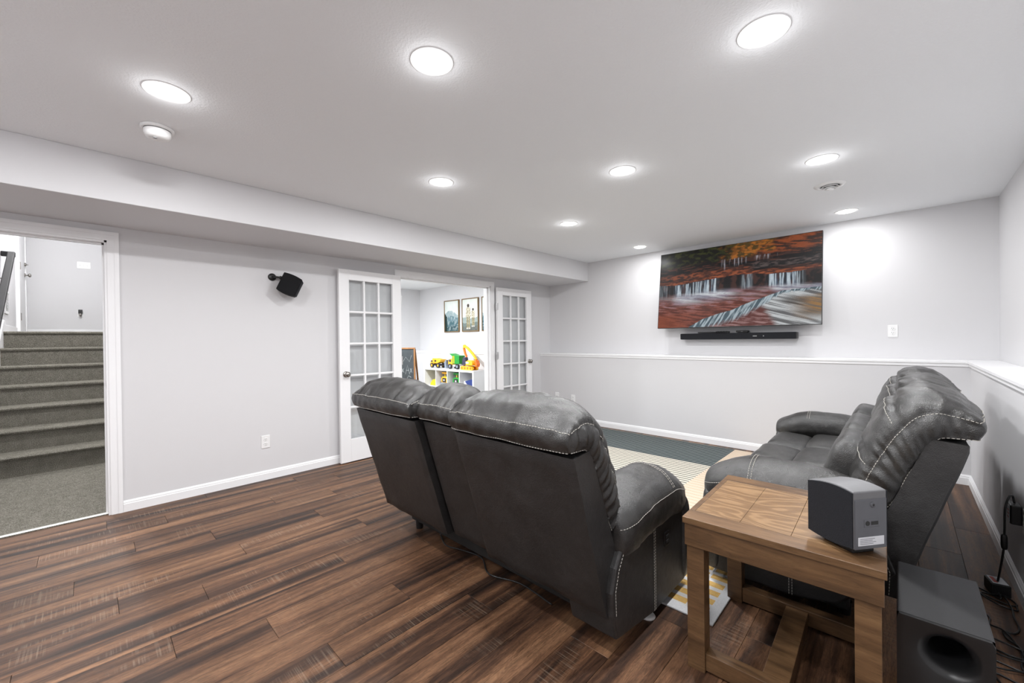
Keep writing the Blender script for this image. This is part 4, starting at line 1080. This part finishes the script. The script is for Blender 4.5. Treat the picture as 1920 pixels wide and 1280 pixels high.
t = thing('toy_dump_truck', 'green and yellow toy plough truck in the middle of the shelf top', 'toy truck', (-6.12, 4.82, SZ), 0)
box((-.15, -.045, .045), (.19, .045, .085)).build('chassis', 'white', t, bevel=.006)
MB().prism([(-.15, .08), (-.145, .15), (-.10, .19), (-.02, .20), (-.02, .08)], 'y', -.06, .06).build('cab', 'yellow', t, bevel=.008)
box((-.12, -.0615, .13), (-.055, .0615, .178)).build('window', 'glassdark', t, bevel=.004)
MB().prism([(-.01, .10), (-.01, .245), (-.09, .285), (-.07, .295), (.06, .262), (.20, .255), (.205, .115), (.17, .10)], 'y', -.075, .075).build('hopper', 'green', t, bevel=.008)
for x in (.02, .05): box((x, -.0775, .11), (x+.012, .0775, .25)).build('stripe', 'yellow', t)
MB().prism([(-.235, .01), (-.245, .10), (-.215, .165), (-.19, .17), (-.195, .09), (-.185, .01)], 'y', -.08, .08).build('plough', 'tgrey', t, bevel=.006)
box((-.2, -.02, .05), (-.14, .02, .075)).build('plough_arm', 'tblack', t)
for x in (-.075, .14):
    for y in (-.064, .064): wheel(t, x, y, .05, .05, .036, 'tblack', 'tgrey')
t = thing('toy_excavator', 'yellow toy excavator with raised folded boom at the right end of the shelf top', 'toy excavator', (-5.69, 4.80, SZ), 0)
for y in (-.055, .055):
    m_ = MB(); pr_ = [(-.13+.035*math.cos(a), .035+.035*math.sin(a)) for a in [PI/2+PI*i/8 for i in range(9)]]+[(.13+.035*math.cos(a), .035+.035*math.sin(a)) for a in [-PI/2+PI*i/8 for i in range(9)]]
    trk = m_.prism(pr_, 'y', y-.022, y+.022).build('track', 'yellow', t)
    for x in (-.12, -.04, .04, .12): MB().lathe([(0, -.026), (.022, -.025), (.024, -.02), (.024, .02), (.022, .025), (0, .026)], 16, (x, y, .036), 'y').build('roller', 'orange', trk)
MB().lathe([(0, .068), (.06, .068), (.06, .085), (0, .085)], 24).build('turntable', 'tgrey', t)
MB().prism([(-.10, .085), (.15, .085), (.16, .13), (.12, .17), (.02, .18), (.0, .16), (-.10, .16)], 'y', -.065, .065).build('body', 'yellow', t, bevel=.008)
MB().prism([(-.125, .09), (-.02, .09), (-.03, .23), (-.09, .235), (-.125, .17)], 'y', -.068, .0).build('cab', 'glassdark', t, bevel=.006)
box((-.02, -.070, .12), (.06, -.064, .15)).build('decal', 'label', t)
def beam(pts, ws_, y, th, nm, mt):
    m_ = MB(); Lp = []; Rp = []
    for i, (p, w_) in enumerate(zip(pts, ws_)):
        a, b = Vector(pts[max(0, i-1)]), Vector(pts[min(len(pts)-1, i+1)]); d = (b-a).normalized(); n_ = Vector((-d.y, d.x)); p = Vector(p)
        Lp.append(tuple(p+n_*w_/2)); Rp.append(tuple(p-n_*w_/2))
    return m_.prism(Lp+Rp[::-1], 'y', y-th/2, y+th/2).build(nm, mt, t, bevel=.003)
beam([(.17, .19), (.06, .30), (-.08, .40), (-.16, .435)], [.03, .045, .045, .04], .03, .03, 'boom', 'yellow')
beam([(-.17, .445), (-.185, .40), (-.15, .30), (-.105, .235)], [.035, .045, .04, .03], .03, .028, 'stick', 'orange')
MB().lathe([(0, -.018), (.03, -.018), (.03, .018), (0, .018)], 16, (-.165, .03, .43), 'y').build('elbow_joint', 'yellow', t)
MB().prism([(.15, .20), (.20, .175), (.235, .11), (.215, .06), (.17, .065), (.16, .12)], 'y', -.02, .06).build('bucket', 'orange', t, bevel=.008)
cz_ = .362
def truck_front(label, x, body, low):
    t = thing('toy_truck', label, 'toy truck', (x, 4.845, cz_), 0)
    box((-.105, -.12, .03), (.105, .12, .075)).build('bumper', low, t, bevel=.01)
    MB().prism([(-.11, .07), (-.10, .17), (-.06, .19), (.06, .19), (.10, .17), (.11, .07)], 'y', -.10, .08).build('bonnet', body, t, bevel=.012)
    box((-.055, -.106, .085), (.055, -.098, .165)).build('radiator', 'tblack', t, bevel=.004)
    box((-.018, -.109, .11), (.018, -.105, .14)).build('emblem', 'label', t)
    box((-.075, -.05, .185), (.075, .07, .245)).build('cab', 'glassdark', t, bevel=.008)
    for a in (-.05, .02): box((a, -.053, .19), (a+.025, -.048, .24)).build('window_bar', 'lemon', t)
    box((-.095, -.09, .243), (.115, .10, .275)).build('canopy', body, t, bevel=.008)
    for xx in (-.105, .105):
        for yy in (-.055, .075):
            MB().lathe([(0, -.02), (.045, -.02), (.055, -.012), (.055, .012), (.045, .02), (0, .02)], 20, (xx, yy, .055), 'x').build('wheel', 'tblack', t, smooth=True)
c0 = -6.215-SX0+.036
t = thing('toy_loader', 'small lemon-yellow toy loader in the leftmost shelf cube', 'toy truck', (c0+cw*.60, 4.83, cz_), 0)
MB().prism([(-.12, .0), (-.10, .05), (-.03, .115), (.04, .125), (.10, .10), (.12, .0)], 'y', -.09, .09).build('scoop', 'lemon', t, bevel=.01)
box((.0, -.05, .12), (.09, .05, .16)).build('hood', 'yellow', t, bevel=.008)
box((.06, -.03, .155), (.085, .0, .215)).build('exhaust', 'tblack', t, bevel=.004)
truck_front('yellow toy truck facing out of the second shelf cube', c0+cw*1.56, 'yellow', 'tgrey')
truck_front('green toy truck facing out of the third shelf cube', c0+cw*2.55, 'green', 'lemon')
t = thing('toy_box', 'blue and white wedge-shaped toy package in the rightmost shelf cube', 'toy', (c0+cw*3.60, 4.83, cz_), 0)
MB().prism([(-.13, .0), (-.13, .15), (.0, .02), (.12, .02), (.12, 0)], 'y', -.10, .08).build('white_side', 'white', t, bevel=.003)
MB().prism([(-.115, .142), (.12, .20), (.12, .03), (.0, .03)], 'y', -.09, .08).build('blue_side', 'blue', t, bevel=.003)
MB().lathe([(.014, -.003), (.022, -.003), (.022, .0), (.014, 0)], 20, (-.10, -.10, .055), 'y').build('emblem', 'tblack', t)

# chalkboard easel
ez = thing('chalkboard_easel', 'wooden-framed chalkboard easel with chalk scribbles just inside the playroom', 'easel', (-6.78, 4.05, 0), math.radians(38))
for x in (-.28, .255):
    box((x, -.015, 0), (x+.028, .012, 1.125)).build('upright', 'oakframe', ez, bevel=.003)
    MB().prism([(.012, 1.10), (.035, 1.10), (.30, 0), (.27, 0)], 'x', x, x+.028).build('rear_leg', 'oakframe', ez, bevel=.002)
box((-.252, -.015, 1.097), (.255, .012, 1.125)).build('top_rail', 'oakframe', ez, bevel=.003)
box((-.252, -.015, .48), (.255, .012, .51)).build('bottom_rail', 'oakframe', ez, bevel=.003)
bd = box((-.252, -.004, .51), (.255, .004, 1.097)).build('board', 'chalkb', ez)
box((-.25, -.07, .45), (.25, -.012, .47)).build('tray', 'oakframe', ez, bevel=.002)
for pts in ([(.02, .66), (.06, .74)], [(.06, .66), (.02, .74)], [(.09, .63), (.13, .80), (.17, .63)], [(.105, .70), (.16, .70)], [(.18, .66), (.215, .74)], [(.215, .66), (.18, .74)], [(.03, .84), (.10, .95), (.17, .86), (.21, .98)], [(.12, .55), (.15, .60), (.2, .57)]):
    MB().tube([(a, -.0042, b) for a, b in pts], .0022, 4).build('chalk_stroke', 'chalk', bd)
